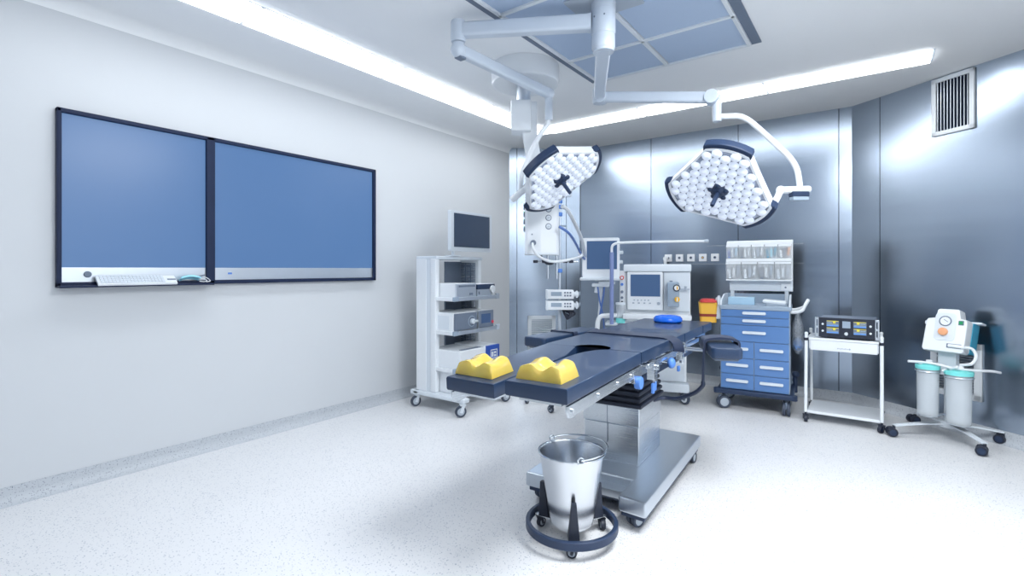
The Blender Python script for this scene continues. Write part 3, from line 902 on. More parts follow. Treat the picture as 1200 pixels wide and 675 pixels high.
g = G().m('white').box((0, 0.01, h / 2), (w, dp - 0.02, h), 0.006); g.m('alu').span((-w / 2, -dp / 2 - 0.002, 0), (-w / 2 + 0.010, -dp / 2 + 0.02, h)); g.build('casing', d)
g = G().m('midgrey').span((-w / 2 + 0.012, -dp / 2 - 0.002, 0.006), (w / 2 - 0.004, -dp / 2 + 0.02, h - 0.004), 0.003); g.build('front_panel', d)
G().m('screen_dim').span((-w / 2 + 0.045, -dp / 2 - 0.004, 0.05), (w / 2 - 0.055, -dp / 2 + 0.0, h - 0.035)).build('screen', d)
G().m('redbtn').cyl((w / 2 - 0.026, -dp / 2, 0.055), (w / 2 - 0.026, -dp / 2 - 0.012, 0.055), 0.015, seg=16).build('button', d)
d, w, dp, h = dev('printer', 'white box device with dark slot on the low tower shelf', -3.53, -3.12, 3.45, 3.80, 0.409, 0.172)
g = G().m('white').box((0, 0, h / 2), (w, dp, h), 0.010); g.build('casing', d)
g = G().m('midgrey').span((-w / 2 + 0.07, -dp / 2 + 0.03, h - 0.002), (w / 2 - 0.01, -dp / 2 + 0.075, h + 0.004)); g.build('slot', d)
d, w, dp, h = dev('recorder', 'device with blue front and white squares beside the yellow heel pad', -3.53, -3.12, 3.815, 4.05, 0.409, 0.180)
g = G().m('white').box((0, 0.01, h / 2), (w, dp - 0.02, h), 0.006); g.build('casing', d)
g = G().m('brightblue').span((-w / 2 + 0.035, -dp / 2, 0.02), (w / 2, -dp / 2 + 0.025, h - 0.002), 0.003)
g.m('white'); yy = -dp / 2 - 0.003
def wb(xa, za, xb, zb): g.span((xa, yy, za), (xb, yy + 0.005, zb))
cx_ = 0.02
wb(cx_ - 0.05, 0.125, cx_ + 0.06, 0.134); wb(cx_ - 0.05, 0.04, cx_ - 0.042, 0.134); wb(cx_ + 0.052, 0.04, cx_ + 0.06, 0.134); wb(cx_ - 0.05, 0.04, cx_ + 0.06, 0.049)
wb(cx_ - 0.030, 0.06, cx_ - 0.004, 0.112); wb(cx_ + 0.008, 0.09, cx_ + 0.038, 0.112); wb(cx_ + 0.008, 0.06, cx_ + 0.038, 0.080)
g.build('front_panel', d)
d, w, dp, h = dev('power_unit', 'plain white cabinet box on the base of the tower', -3.56, -3.16, 3.475, 4.03, 0.168, 0.205)
G().m('white').box((0, 0, h / 2), (w, dp, h), 0.010).build('casing', d)
G().m('white2').span((-w / 2 + 0.02, -dp / 2 - 0.003, 0.02), (w / 2 - 0.02, -dp / 2 + 0.01, h - 0.02), 0.003).build('front_panel', d)

# ---------------------------------------------------------------- operating table
OT = Vector((-1.335, 3.057, 0))
t = thing('operating_table', 'navy padded operating table on a square steel column and low base', 'operating table', OT, 3.4)
ZT = 0.905; TH = 0.068
# base plate with a notch at the foot end
base_poly = [(-0.36, -0.64), (-0.205, -0.64), (-0.205, -0.41), (0.205, -0.41), (0.205, -0.64), (0.36, -0.655), (0.36, 0.585), (-0.36, 0.585)]
g = G().m('steel_h').prism(base_poly, 0.085, 0.168, 0.014)
g.m('steel_h').span((-0.215, -0.50, 0.080), (0.215, -0.39, 0.125), 0.004)
bs = g.build('base', t)
g = G().m('navy').prism([(-0.345, -0.62), (-0.215, -0.62), (-0.215, -0.48), (0.215, -0.48), (0.215, -0.62), (0.345, -0.63), (0.345, 0.57), (-0.345, 0.57)], 0.058, 0.090, 0.006); g.build('bumper_skirt', t)
for (xx, yy, yw) in ((0.285, -0.555, 60), (-0.285, -0.54, 70), (0.315, 0.50, 80), (-0.315, 0.50, 80)):
    caster(t, xx, yy, 0.038, 0.026, yaw=yw, fork='grey', tyre='tyre', hub='hub', top=0.09, twin=True)
g = G().m('steel').prism([(-0.178, -0.217), (0.178, -0.217), (0.178, 0.217), (-0.178, 0.217)], 0.165, 0.405, 0.010)
g.prism([(-0.184, -0.223), (0.184, -0.223), (0.184, 0.223), (-0.184, 0.223)], 0.400, 0.520, 0.010)
g.m('midgrey').box((-0.02, -0.2235, 0.40), (0.003, 0.002, 0.235))
g.build('column', t)
g = G().m('black')
z = 0.515
for k in range(5):
    s_ = 0.198 - k * 0.007; u_ = 0.238 - k * 0.007
    g.prism([(-s_, -u_), (s_, -u_), (s_, u_), (-s_, u_)], z, z + 0.026, 0.010)
    g.prism([(-s_ + .02, -u_ + .02), (s_ - .02, -u_ + .02), (s_ - .02, u_ - .02), (-s_ + .02, u_ - .02)], z + 0.02, z + 0.042)
    z += 0.036
g.build('bellows', t)
# underframe
g = G().m('steel').span((-0.19, -0.40, 0.70), (0.19, 0.70, 0.80), 0.01)
g.m('navy').span((0.165, -0.20, 0.672), (0.195, 1.05, 0.715), 0.006); g.span((-0.195, -0.20, 0.672), (-0.165, 1.05, 0.715), 0.006)
g.m('steel').span((-0.24, -0.48, 0.79), (0.24, 1.32, ZT - TH - 0.002), 0.004)
g.build('underframe', t)
for s_ in (1, -1):
    g = G().m('chrome').span((s_ * 0.275, -0.40, 0.795), (s_ * 0.288, 0.95, 0.825), 0.003)
    for yy in (-0.36, 0.1, 0.55, 0.92):
        g.cyl((s_ * 0.235, yy, 0.81), (s_ * 0.28, yy, 0.81), 0.012, seg=12)
    g.build('side_rail', t)
# mattress
def seat_outline():
    pts = [(0.287, 0.42), (-0.300, 0.42), (-0.300, -0.500)]
    pts += [(-0.105, -0.505)]
    for k in range(11):
        a = PI * k / 10
        pts.append((0.0 - 0.100 * math.cos(a), -0.505 + 0.105 * math.sin(a)))
    pts += [(0.105, -0.505), (0.287, -0.500)]
    return pts
g = G().m('pad').prism(seat_outline(), ZT - TH, ZT, 0.010, vert=False); g.build('seat_pad', t)
g = G().m('pad').prism(rrect(0.588, 0.58, 0.02, 3, -0.006, 0.713), ZT - TH, ZT, 0.010, vert=False); g.build('back_pad', t)
g = G().m('pad').prism(rrect(0.590, 0.355, 0.025, 3, -0.006, 1.182), ZT - TH, ZT - 0.002, 0.010, vert=False); g.build('head_pad', t)
# leg sections, hinged at the seat
def leg_section(side, tilt, splay, w0, w1):
    """side +1: nearer the camera. pad runs from y=0 (hip) to y=-L in the hinge frame"""
    L = 0.855
    inner = [(0.0, -0.0)]
    xs = side
    if side > 0:
        outl = [(0.287, -0.0), (0.285, -L), (w0, -L), (w0, -0.30)]
        for k in range(6):
            a = R(90 * k / 5)
            outl.append((w0 + 0.115 * (1 - math.cos(a)), -0.285 + 0.28 * math.sin(a)))
    else:
        outl = [(-0.300, 0.0)] + [(-0.115, 0.0), (-0.098, -0.008), (-0.045, -0.20)] + [(-w0, -0.24), (-w0, -L), (-0.318, -L)]
    mx = Matrix.Translation((0, -0.507, ZT)) @ Matrix.Rotation(R(splay), 4, 'Z') @ Matrix.Rotation(R(tilt), 4, 'X')
    g = G().m('pad').prism(outl, -TH, 0, 0.010, mx, vert=False)
    p_ = g.build('leg_pad', t)
    g = G().m('steel')
    xo = 0.262 if side > 0 else -0.292
    q = bmesh.new(); bmesh.ops.create_cube(q, size=1.0, matrix=Matrix.Translation((side * 0.15, -0.45, -TH - 0.006)) @ Matrix.Diagonal((0.20, 0.78, 0.010, 1))); g._join(q, mx)
    xo2 = 0.283 if side > 0 else -0.300
    bp = [(-0.10, -TH - 0.004), (-0.10, -TH - 0.055), (-L + 0.10, -TH - 0.055), (-L + 0.055, -TH - 0.062), (-L + 0.02, -TH - 0.055), (-L + 0.008, -TH - 0.03), (-L + 0.008, -TH - 0.004)]
    # side plate in the y-z plane
    pm = mx @ Matrix.Translation((xo2 - side * 0.012, 0, 0)) @ Matrix(((0, 0, side, 0), (1, 0, 0, 0), (0, 1, 0, 0), (0, 0, 0, 1)))
    g.prism(bp, 0, 0.012, 0.002, pm)
    hinge = [(0.01, -TH - 0.004), (0.01, -TH - 0.085), (-0.09, -TH - 0.085), (-0.12, -TH - 0.004)]
    g.prism(hinge, -0.004, 0.014, 0.002, pm)
    for yy in (-L + 0.045, -0.55, -0.32, -0.14):
        g.m('chrome').cyl(mx @ Vector((xo2, yy, -TH - 0.03)), mx @ Vector((xo2 + side * 0.006, yy, -TH - 0.03)), 0.010, seg=14)
    g.build('leg_plate', t)
    g = G().m('knobblue')
    g.cyl(mx @ Vector((xo2 - side * 0.01, -0.05, -TH - 0.085)), mx @ Vector((xo2 + side * 0.025, -0.05, -TH - 0.085)), 0.034, seg=24, bev=0.006)
    g.build('hinge_knob', t)
leg_section(1, 1.8, -0.8, -0.012, 0)
leg_section(-1, 3.6, -3.3, 0.036, 0)
# clamps and knobs on the near rail
g = G().m('steel')
g.span((0.262, -0.335, 0.72), (0.305, -0.285, 0.835), 0.006); g.span((0.285, -0.30, 0.70), (0.30, -0.25, 0.80), 0.004)
g.cyl((0.30, -0.31, 0.795), (0.325, -0.31, 0.795), 0.018, seg=16, bev=0.003)
g.m('knobblue').span((0.285, -0.335, 0.645), (0.303, -0.312, 0.705), 0.006); g.span((0.285, -0.298, 0.655), (0.303, -0.276, 0.71), 0.006)
g.build('rail_clamp', t)
g = G().m('chrome').cyl((0.20, 0.05, 0.765), (0.30, 0.02, 0.765), 0.010, seg=12)
g.m('knobblue').sph((0.305, 0.02, 0.765), (0.026, 0.030, 0.034), 18)
g.build('tilt_knob', t)
g = G().m('steel')
g.span((0.262, 0.285, 0.735), (0.305, 0.345, 0.84), 0.008); g.cyl((0.295, 0.315, 0.72), (0.295, 0.315, 0.76), 0.016, seg=14)
g.m('knobblue').span((0.285, 0.22, 0.675), (0.303, 0.25, 0.712), 0.005)
g.build('rail_clamp', t)
# arm boards
def arm_board(side, p_end, p_head, w, z_top):
    a, b_ = Vector(p_end), Vector(p_head)
    d_ = (b_ - a).normalized(); L = (b_ - a).length
    ang = math.atan2(d_.y, d_.x) - PI / 2
    mx = Matrix.Translation(((a.x + b_.x) / 2, (a.y + b_.y) / 2, z_top)) @ Matrix.Rotation(ang, 4, 'Z')
    g = G().m('pad').prism(rrect(w, L, 0.03, 4), -0.07, 0, 0.016, mx, vert=False)
    g.build('arm_pad', t)
    g = G().m('midgrey').prism(rrect(w * 0.8, L * 0.9, 0.02, 3), -0.082, -0.068, 0.003, mx)
    g.m('steel').bar((b_.x - d_.x * 0.10, b_.y - d_.y * 0.10, z_top - 0.09), (side * 0.285, b_.y - 0.10, z_top - 0.09), 0.04, 0.022, bev=0.004)
    g.m('steel').box((side * 0.29, b_.y - 0.10, 0.81), (0.03, 0.07, 0.075), 0.006)
    g.build('arm_bracket', t)
    return mx, L
mr, Lr = arm_board(1, (0.640, -0.035), (0.450, 0.50), 0.175, 0.895)
ml, Ll = arm_board(-1, (-0.530, -0.255), (-0.435, 0.46), 0.185, 0.897)
# arm straps
def hoop(mx, y0, hgt, w, half, thick=0.007, drop=0.05):
    pts = [Vector((-half, y0, -drop)), Vector((-half, y0, 0.004)), Vector((-half * 0.75, y0, hgt * 0.72)), Vector((0, y0, hgt)), Vector((half * 0.75, y0, hgt * 0.72)), Vector((half, y0, 0.004)), Vector((half, y0, -drop))]
    return [mx @ p for p in pts]
g = G().m('strap')
g.sweep(hoop(mr, -0.03, 0.030, 0.075, 0.098), [(-0.007, -0.075), (0.007, -0.075), (0.007, 0.075), (-0.007, 0.075)], True, None, 6, None, mr.to_3x3() @ Vector((1, 0, 0)))
g.build('arm_strap', t)
g = G().m('strap')
g.sweep(hoop(ml, 0.00, 0.006, 0.06, 0.0965, drop=0.05), [(-0.003, -0.026), (0.003, -0.026), (0.003, 0.026), (-0.003, 0.026)], True, None, 6, None, ml.to_3x3() @ Vector((1, 0, 0)))
g.build('arm_strap', t)
# body strap across the mattress
g = G().m('strap')
zt = ZT + 0.006
g.sweep([(-0.345, 0.16, 0.855), (-0.325, 0.155, 0.895), (-0.285, 0.15, zt), (-0.15, 0.135, zt + 0.004), (0.0, 0.12, zt + 0.004), (0.15, 0.105, zt + 0.006), (0.255, 0.095, zt + 0.004), (0.312, 0.085, 0.893), (0.335, 0.075, 0.855), (0.338, 0.07, 0.83)], [(-0.004, -0.05), (0.004, -0.05), (0.004, 0.05), (-0.004, 0.05)], True, None, 6, None, (-0.7, 0.0, 0.7))
g.build('body_strap', t)
# dangling strap and hose on the near arm board
g = G().m('strap')
g.sweep([mr @ Vector((-0.10, -0.10, -0.03)), mr @ Vector((-0.105, -0.10, -0.12)), mr @ Vector((-0.108, -0.10, -0.24))], [(-0.016, -0.006), (0.016, -0.006), (0.016, 0.006), (-0.016, 0.006)], True)
e_ = mr @ Vector((-0.108, -0.10, -0.24))
g.tube([e_, e_ + Vector((-0.005, 0.0, -0.03)), e_ + Vector((-0.06, 0.02, -0.085)), e_ + Vector((-0.17, 0.05, -0.14)), e_ + Vector((-0.26, 0.06, -0.15)), Vector((0.175, 0.06, e_.z - 0.15))], 0.013, 10)
g.build('hanging_cable', t)

# gel pads
def heel_pad(label, cx, cy, zb, yaw, tilt):
    q = thing('heel_pad', label, 'gel pad', OT + Matrix.Rotation(R(3.4), 3, 'Z') @ Vector((cx, cy, zb)), 3.4 + yaw, 'yellow gel heel pads')
    q.rotation_euler = Euler((R(tilt), 0, R(3.4 + yaw)))
    W_, D_ = 0.222, 0.165
    b = bmesh.new()
    nx, ny = 36, 14
    top = {}
    def hz(u, v):
        edge = min(1.0, min(u, 1 - u) / 0.09); ev = min(1.0, min(v, 1 - v) / 0.12)
        e_ = math.sin(edge * PI / 2) ** 0.5; f_ = math.sin(ev * PI / 2) ** 0.5
        c_ = math.cos(4 * PI * (u - 0.28))
        if u < 0.28 or u > 0.78: c_ = 0.55 + 0.45 * c_
        w_ = 0.055 + 0.0125 * c_ + 0.005 * math.cos(2 * PI * v) + 0.010 * (v - 0.5)
        return 0.012 + (w_ - 0.012) * (0.45 + 0.55 * e_) * (0.50 + 0.50 * f_)
    for i in range(nx + 1):
        for j in range(ny + 1):
            u, v = i / nx, j / ny
            inset = 0.010
            top[i, j] = b.verts.new(((u - 0.5) * (W_ - inset), (v - 0.5) * (D_ - inset), hz(u, v)))
    for i in range(nx):
        for j in range(ny):
            b.faces.new((top[i, j], top[i + 1, j], top[i + 1, j + 1], top[i, j + 1]))
    rim = [(i, 0) for i in range(nx)] + [(nx, j) for j in range(ny)] + [(i, ny) for i in range(nx, 0, -1)] + [(0, j) for j in range(ny, 0, -1)]
    bot = {}
    for k in rim:
        u, v = k[0] / nx, k[1] / ny
        bot[k] = b.verts.new(((u - 0.5) * W_, (v - 0.5) * D_, 0.0))
    for a_ in range(len(rim)):
        k, k2 = rim[a_], rim[(a_ + 1) % len(rim)]
        b.faces.new((top[k2], top[k], bot[k], bot[k2]))
    b.faces.new([bot[k] for k in reversed(rim)])
    bmesh.ops.recalc_face_normals(b, faces=b.faces)
    g = G().m('gel'); g._join(b)
    g.build('gel_block', q)
    return q
heel_pad('yellow gel heel pad on the table leg section by the steel bucket', 0.112, -1.232, 0.8815, -0.8, 1.8)
heel_pad('yellow gel heel pad on the table leg section by the equipment tower', -0.238, -1.215, 0.8615, -3.3, 3.6)
# head ring
hr = OT + Matrix.Rotation(R(3.4), 3, 'Z') @ Vector((-0.02, 1.12, ZT - 0.002))
g = G().m('gelblue').lathe([(0.045, 0.004), (0.050, 0.0), (0.105, 0.0), (0.118, 0.012), (0.116, 0.034), (0.100, 0.052), (0.080, 0.056), (0.060, 0.044), (0.047, 0.024)], seg=48, closed=True)
o = g.build('head_ring'); o.location = hr
tag(o, 'bright blue gel head ring lying on the head end of the table', 'head ring')

# ---------------------------------------------------------------- kick bucket
KB = Vector((-1.240, 2.205, 0))
t = thing('bucket_stand', 'round wheeled stand with dark ring and posts under the bucket', 'bucket stand', KB, 36.2)
g = G().m('navy').lathe([(0.209, 0.056), (0.212, 0.053), (0.227, 0.053), (0.231, 0.058), (0.231, 0.090), (0.227, 0.095), (0.212, 0.095), (0.209, 0.092)], seg=64, closed=True)
g.build('bumper_ring', t)
g = G().m('steel')
g.lathe([(0.0, 0.066), (0.085, 0.066), (0.085, 0.078), (0.0, 0.078)], seg=32)
angs = (-93, 27, 147)
for a in angs:
    d_ = Vector((math.cos(R(a)), math.sin(R(a)), 0))
    g.bar(d_ * 0.05 + Vector((0, 0, 0.072)), d_ * 0.205 + Vector((0, 0, 0.072)), 0.045, 0.008, bev=0.002)
g.build('spider_frame', t)
for a in angs:
    d_ = Vector((math.cos(R(a)), math.sin(R(a)), 0)); s_ = Vector((-d_.y, d_.x, 0))
    g = G().m('black')
    g.sweep([d_ * 0.150 + Vector((0, 0, 0.075)), d_ * 0.156 + Vector((0, 0, 0.16)), d_ * 0.165 + Vector((0, 0, 0.245))], rrect(0.060, 0.056, 0.006, 2), False, s_, taper=(1.0, 0.42))
    g.sweep([d_ * 0.110 + Vector((0, 0, 0.08)), d_ * 0.145 + Vector((0, 0, 0.085))], rrect(0.012, 0.03, 0.003, 2), False, (0, 0, 1))
    g.build('bucket_post', t)
    ca = a + (0 if a < 0 else 0)
    caster(t, d_.x * 0.185, d_.y * 0.185, 0.026, 0.022, yaw=a + 75, fork='black', tyre='black', hub='grey', top=0.070)
bk = thing('bucket', 'polished steel bucket with bail handle sitting in the wheeled stand', 'bucket', KB + Vector((0, 0, 0.079)), 36.2)
g = G().m('pail').lathe([(0.0, 0.0), (0.100, 0.0), (0.106, 0.005), (0.110, 0.02), (0.160, 0.345), (0.163, 0.350), (0.169, 0.352), (0.171, 0.357), (0.168, 0.361), (0.161, 0.360), (0.156, 0.352), (0.106, 0.025), (0.098, 0.012), (0.0, 0.010)], seg=64)
g.build('pail', bk)
pv = (Vector((-0.085, 0.142, 0.372)), Vector((0.022, -0.165, 0.370)))
for q in pv:
    dd = Vector((q.x, q.y, 0)).normalized()
    g = G().m('chrome')
    g.torus(q + dd * 0.006, 0.014, 0.0045, frame_z(dd), 20, 8)
    g.box((q.x, q.y, 0.355), (0.026, 0.026, 0.014), 0.004)
    g.build('handle_ear', bk)
g = G().m('chrome')
arc = []
a0 = math.atan2(pv[0].y, pv[0].x); a1 = math.atan2(pv[1].y, pv[1].x)
for k in range(13):
    a = a0 + (a1 - a0) * k / 12
    arc.append(Vector((0.178 * math.cos(a), 0.178 * math.sin(a), 0.372 + 0.014 * math.sin(PI * k / 12))))
g.tube(arc, 0.0045, 8, True, 3)
g.build('bail_handle', bk)

# ---------------------------------------------------------------- anaesthesia machine
AM = Vector((-1.81, 4.99, 0))
t = thing('anesthesia_machine', 'white anaesthesia workstation with screen and gas controls by the steel wall', 'anesthesia machine', AM, 20)
g = G().m('white').span((-0.325, 0.02, 0.88), (0.325, 0.42, 1.34), 0.012)
g.m('white2').span((0.065, -0.002, 0.92), (0.318, 0.03, 1.325), 0.010)
g.build('upper_housing', t)
g = G().m('white2').span((-0.335, -0.035, 1.325), (0.330, 0.43, 1.400), 0.014); g.build('top_shelf', t)
g = G().m('white').span((-0.30, -0.03, 0.93), (0.058, 0.03, 1.325), 0.016)
panel_ = g.build('control_panel', t)
G().m('screen_mid').span((-0.262, -0.034, 1.072), (0.030, -0.026, 1.296)).build('screen', panel_)
g = G().m('grey')
for i in range(5):
    g.box((-0.225 + i * 0.035, -0.032, 1.033), (0.018, 0.006, 0.012), 0.002)
for i in range(4):
    g.box((-0.235 + i * 0.055, -0.032, 1.003), (0.020, 0.006, 0.014), 0.002)
g.cyl((0.015, -0.03, 1.003), (0.015, -0.045, 1.003), 0.016, seg=18, bev=0.003)
g.build('buttons', panel_)
g = G().m('bluegrey').span((0.098, -0.12, 0.975), (0.212, -0.005, 1.222), 0.014)
g.m('midgrey').box((0.135, -0.05, 1.228), (0.03, 0.04, 0.014), 0.003)
vap = g.build('vaporizer', t)
g = G().m('black').cyl((0.185, -0.118, 1.165), (0.185, -0.135, 1.165), 0.034, seg=24, bev=0.004); g.m('white').cyl((0.185, -0.134, 1.165), (0.185, -0.138, 1.165), 0.024, seg=24); g.m('yellow').box((0.191, -0.139, 1.165), (0.012, 0.003, 0.034)); g.build('gauge', vap)
g = G().m('yellow').cyl((0.190, -0.118, 1.052), (0.190, -0.140, 1.052), 0.026, seg=20, bev=0.005); g.m('white').box((0.190, -0.142, 1.052), (0.008, 0.004, 0.04)); g.build('dial', vap)
g = G().m('grey').cyl((0.21, -0.04, 1.150), (0.31, -0.04, 1.150), 0.008, seg=10); g.cyl((0.275, -0.045, 1.145), (0.275, -0.045, 1.18), 0.012, seg=12); g.build('flow_rod', t)
# left connection strip
g = G().m('white').span((-0.375, -0.01, 0.93), (-0.322, 0.14, 1.335), 0.008)
g.build('port_strip', t)
for zc, k_, rr in ((1.262, 'red', 0.021), (1.193, 'knobblue', 0.015), (1.115, 'midgrey', 0.015), (1.055, 'midgrey', 0.014), (1.01, 'black', 0.012)):
    g = G().m(k_).cyl((-0.350, -0.01, zc), (-0.350, -0.035, zc), rr, seg=18, bev=0.003)
    if k_ == 'red':
        g.m('white').cyl((-0.350, -0.034, zc), (-0.350, -0.040, zc), 0.012, seg=16)
    g.build('port', t)
g = G().m('white').span((-0.335, -0.16, 0.845), (0.325, 0.42, 0.90), 0.012); g.build('worktop', t)
g = G().m('white').span((-0.30, -0.10, 0.225), (0.28, 0.42, 0.85), 0.012)
g.m('white2').span((-0.28, -0.11, 0.50), (0.26, -0.09, 0.82), 0.004); g.span((-0.28, -0.11, 0.24), (0.26, -0.09, 0.485), 0.004)
g.build('cabinet', t)
g = G().m('white2').span((-0.32, -0.16, 0.135), (0.305, 0.43, 0.225), 0.02); g.build('base', t)
for (xx, yy) in ((-0.27, -0.10), (0.285, -0.065), (-0.27, 0.36), (0.27, 0.36)):
    caster(t, xx, yy, 0.058, 0.03, yaw=-40, fork='midgrey', tyre='tyre', hub='white', top=0.14)
g = G().m('acrylic').cyl((-0.36, -0.08, 0.85), (-0.36, -0.08, 0.99), 0.048, seg=24)
g.m('aqua').cyl((-0.36, -0.08, 0.80), (-0.36, -0.08, 0.85), 0.05, seg=24); g.m('white2').cyl((-0.36, -0.08, 0.985), (-0.36, -0.08, 1.01), 0.05, seg=24, bev=0.005)
g.m('white2').span((-0.38, -0.1, 0.80), (-0.27, 0.06, 0.83), 0.004)
g.build('absorber_canister', t)
# breathing hose support arm
g = G().m('violet_hose')
wi = lambda p: MW[t.name].inverted() @ Vector(p)
g.tube([wi(p) for p in [(-2.14, 4.62, 0.80), (-2.14, 4.62, 1.30), (-2.14, 4.62, 1.52)]], 0.020, 12)
g.build('support_pole', t)
g = G().m('hose')
g.tube([wi(p) for p in [(-2.14, 4.62, 1.50), (-2.138, 4.622, 1.575), (-2.11, 4.64, 1.605), (-2.05, 4.68, 1.615), (-1.80, 4.84, 1.622), (-1.38, 5.11, 1.628)]], 0.013, 12)
g.m('white2').span(wi((-2.19, 4.72, 0.79)) - Vector((0.06, 0.015, 0.015)), wi((-2.19, 4.72, 0.79)) + Vector((0.06, 0.2, 0.015)), 0.004)
g.m('grey').cyl(wi((-1.38, 5.11, 1.628)), wi((-1.345, 5.133, 1.628)), 0.018, seg=12)
g.build('hose_arm', t)
g = G().m('white')
g.tube([wi(p) for p in [(-2.32, 4.66, 0.60), (-2.318, 4.66, 0.74), (-2.312, 4.664, 0.82), (-2.29, 4.68, 0.862), (-2.24, 4.71, 0.872), (-2.18, 4.75, 0.876), (-2.06, 4.86, 0.87)]], 0.024, 14)
g.build('bag_arm', t)

# patient monitor on its stand
PM = Vector((-2.36, 4.80, 0))
t = thing('monitor_stand', 'white monitor stand with blue cables, between infusion stand and anaesthesia workstation', 'monitor stand', PM, 24)
g = G().m('white').tube([(-0.02, 0.0, 0.10), (-0.02, 0.0, 0.7), (0.02, 0.0, 1.18)], 0.016, 12, False)
g.build('pole', t)
g = G().m('white2').span((-0.08, -0.06, 1.165), (0.10, 0.06, 1.20), 0.010); g.span((-0.01, -0.07, 1.195), (0.16, 0.02, 1.225), 0.006); g.cyl((-0.03, 0, 1.10), (-0.02, 0, 1.17), 0.03, seg=16); g.build('bracket', t)
g = G().m('white2').cyl((-0.02, 0, 0.08), (-0.02, 0, 0.14), 0.035, seg=20)
for a in (45, 135, 225, 315):
    d_ = Vector((math.cos(R(a)), math.sin(R(a)), 0))
    g.bar(Vector((-0.02, 0, 0.10)), Vector((-0.02, 0, 0.085)) + d_ * 0.15, 0.03, 0.022, bev=0.004)
g.build('base', t)
for a in (45, 135, 225, 315):
    caster(t, -0.02 + 0.135 * math.cos(R(a)), 0.135 * math.sin(R(a)), 0.03, 0.02, yaw=a, fork='grey', top=0.085)
g = G().m('cableblue')
g.tube([(0.05, -0.03, 1.17), (0.035, -0.04, 1.05), (0.0, -0.035, 0.85), (-0.035, -0.03, 0.65), (-0.035, -0.02, 0.3)], 0.010, 8)
g.tube([(-0.02, -0.03, 1.17), (0.0, -0.04, 1.02), (0.035, -0.035, 0.86), (0.045, -0.03, 0.65), (0.02, -0.02, 0.3)], 0.008, 8)
g.build('cables', t)
tm = thing('patient_monitor', 'white framed patient monitor with blue screen beside the anaesthesia workstation', 'monitor', PM + Vector((0.015, 0.0, 1.225)), 24)
g = G().m('white'); face_front(g, 0.385, 0.415, 0.02, (0.0, -0.06, 0.245), 0.10, 0.010); g.build('casing', tm)
G().m('screen_mid').span((-0.145, -0.064, 0.125), (0.165, -0.055, 0.420)).build('screen', tm)
g = G().m('white2').span((-0.215, -0.11, 0.008), (0.195, 0.05, 0.040), 0.010); g.span((-0.06, -0.05, 0.0), (0.06, 0.05, 0.012)); g.build('lower_tray', tm)
g = G().m('white2').cyl((0.19, -0.02, 0.30), (0.225, -0.03, 0.30), 0.018, seg=14); g.cyl((0.19, -0.02, 0.20), (0.22, -0.03, 0.20), 0.018, seg=14); g.build('side_connectors', tm)
# hoses between the pendant and the monitor
g = G().m('hose').tube([(-2.235, 3.80, 1.905), (-2.22, 3.90, 1.86), (-2.34, 4.35, 1.66), (-2.46, 4.66, 1.50), (-2.50, 4.78, 1.42)], 0.017, 10)
tag(g.build('gas_hose'), 'straight white gas hose running down from the pendant to the patient monitor', 'hose')
g = G().m('cableblue').tube([(-2.215, 3.72, 1.72), (-2.16, 3.80, 1.66), (-2.25, 4.10, 1.57), (-2.40, 4.48, 1.48), (-2.51, 4.77, 1.45)], 0.012, 10)
tag(g.build('gas_hose'), 'thin blue hose sagging from the pendant to the patient monitor', 'hose')

# ---------------------------------------------------------------- blue drawer cart
BC = Vector((-0.933, 5.151, 0))
t = thing('drawer_cart', 'blue medical drawer cart on twin casters in front of the steel wall', 'drawer cart', BC, 6)
W2, DP = 0.298, 0.50
g = G().m('bluegrey').span((-W2, 0.012, 0.195), (W2, DP, 0.965), 0.008); g.build('body', t)
rowsz = [0.965, 0.893, 0.818, 0.660, 0.500, 0.345, 0.199]
def drawer(x0, x1, z0, z1, n):
    g = G().m('drawer').span((x0 + 0.002, 0.0, z0 + 0.0025), (x1 - 0.002, 0.03, z1 - 0.0025), 0.003)
    d_ = g.build('drawer', t)
    xm = (x0 + x1) / 2; zm = z0 + (z1 - z0) * 0.56
    hw = 0.10 if (x1 - x0) > 0.4 else 0.098
    g = G().m('white2')
    g.prism(rrect(2 * hw, 0.026, 0.010, 4), 0, 0.022, 0.006, Matrix.Translation((xm, 0.002, zm)) @ XZ)
    g.build('handle', d_)
for i in range(3):
    drawer(-W2 + 0.006, W2 - 0.006, rowsz[i + 1], rowsz[i], i)
for i in range(3, 6):
    drawer(-W2 + 0.006, -0.001, rowsz[i + 1], rowsz[i], i); drawer(0.001, W2 - 0.006, rowsz[i + 1], rowsz[i], i)
g = G().m('navy').span((-W2 - 0.035, -0.03, 0.148), (W2 + 0.035, DP + 0.03, 0.196), 0.016)
for sx in (-1, 1):
    g.cyl((sx * (W2 + 0.03), 0.0, 0.148), (sx * (W2 + 0.03), 0.0, 0.198), 0.03, seg=20, bev=0.006)
    g.cyl((sx * (W2 + 0.035), DP, 0.12), (sx * (W2 + 0.035), DP, 0.30), 0.022, seg=16, bev=0.006)
    g.sph((sx * (W2 + 0.04), DP, 0.30), 0.034, 14)
g.build('bumper_base', t)
for (xx, yy, yw) in ((-0.245, 0.04, 25), (0.27, 0.04, 88), (-0.25, 0.45, 20), (0.27, 0.45, 85)):
    caster(t, xx, yy, 0.062, 0.026, yaw=yw, fork='midgrey', tyre='tyre', hub='hub', top=0.15, twin=True)
g = G().m('bluegrey').span((-W2 - 0.004, -0.008, 0.963), (W2 + 0.012, DP, 1.003), 0.006)
for sx in (-1, 1):
    g.m('white2' if sx < 0 else 'white2')
    pm = Matrix.Translation((sx * (W2 - 0.004) - 0.006, 0, 0)) @ Matrix(((0, 0, 1, 0), (1, 0, 0, 0), (0, 1, 0, 0), (0, 0, 0, 1)))
    g.prism([(0.0, 1.0), (DP, 1.0), (DP, 1.10), (0.24, 1.10), (0.03, 1.045)], 0, 0.014, 0.003, pm)
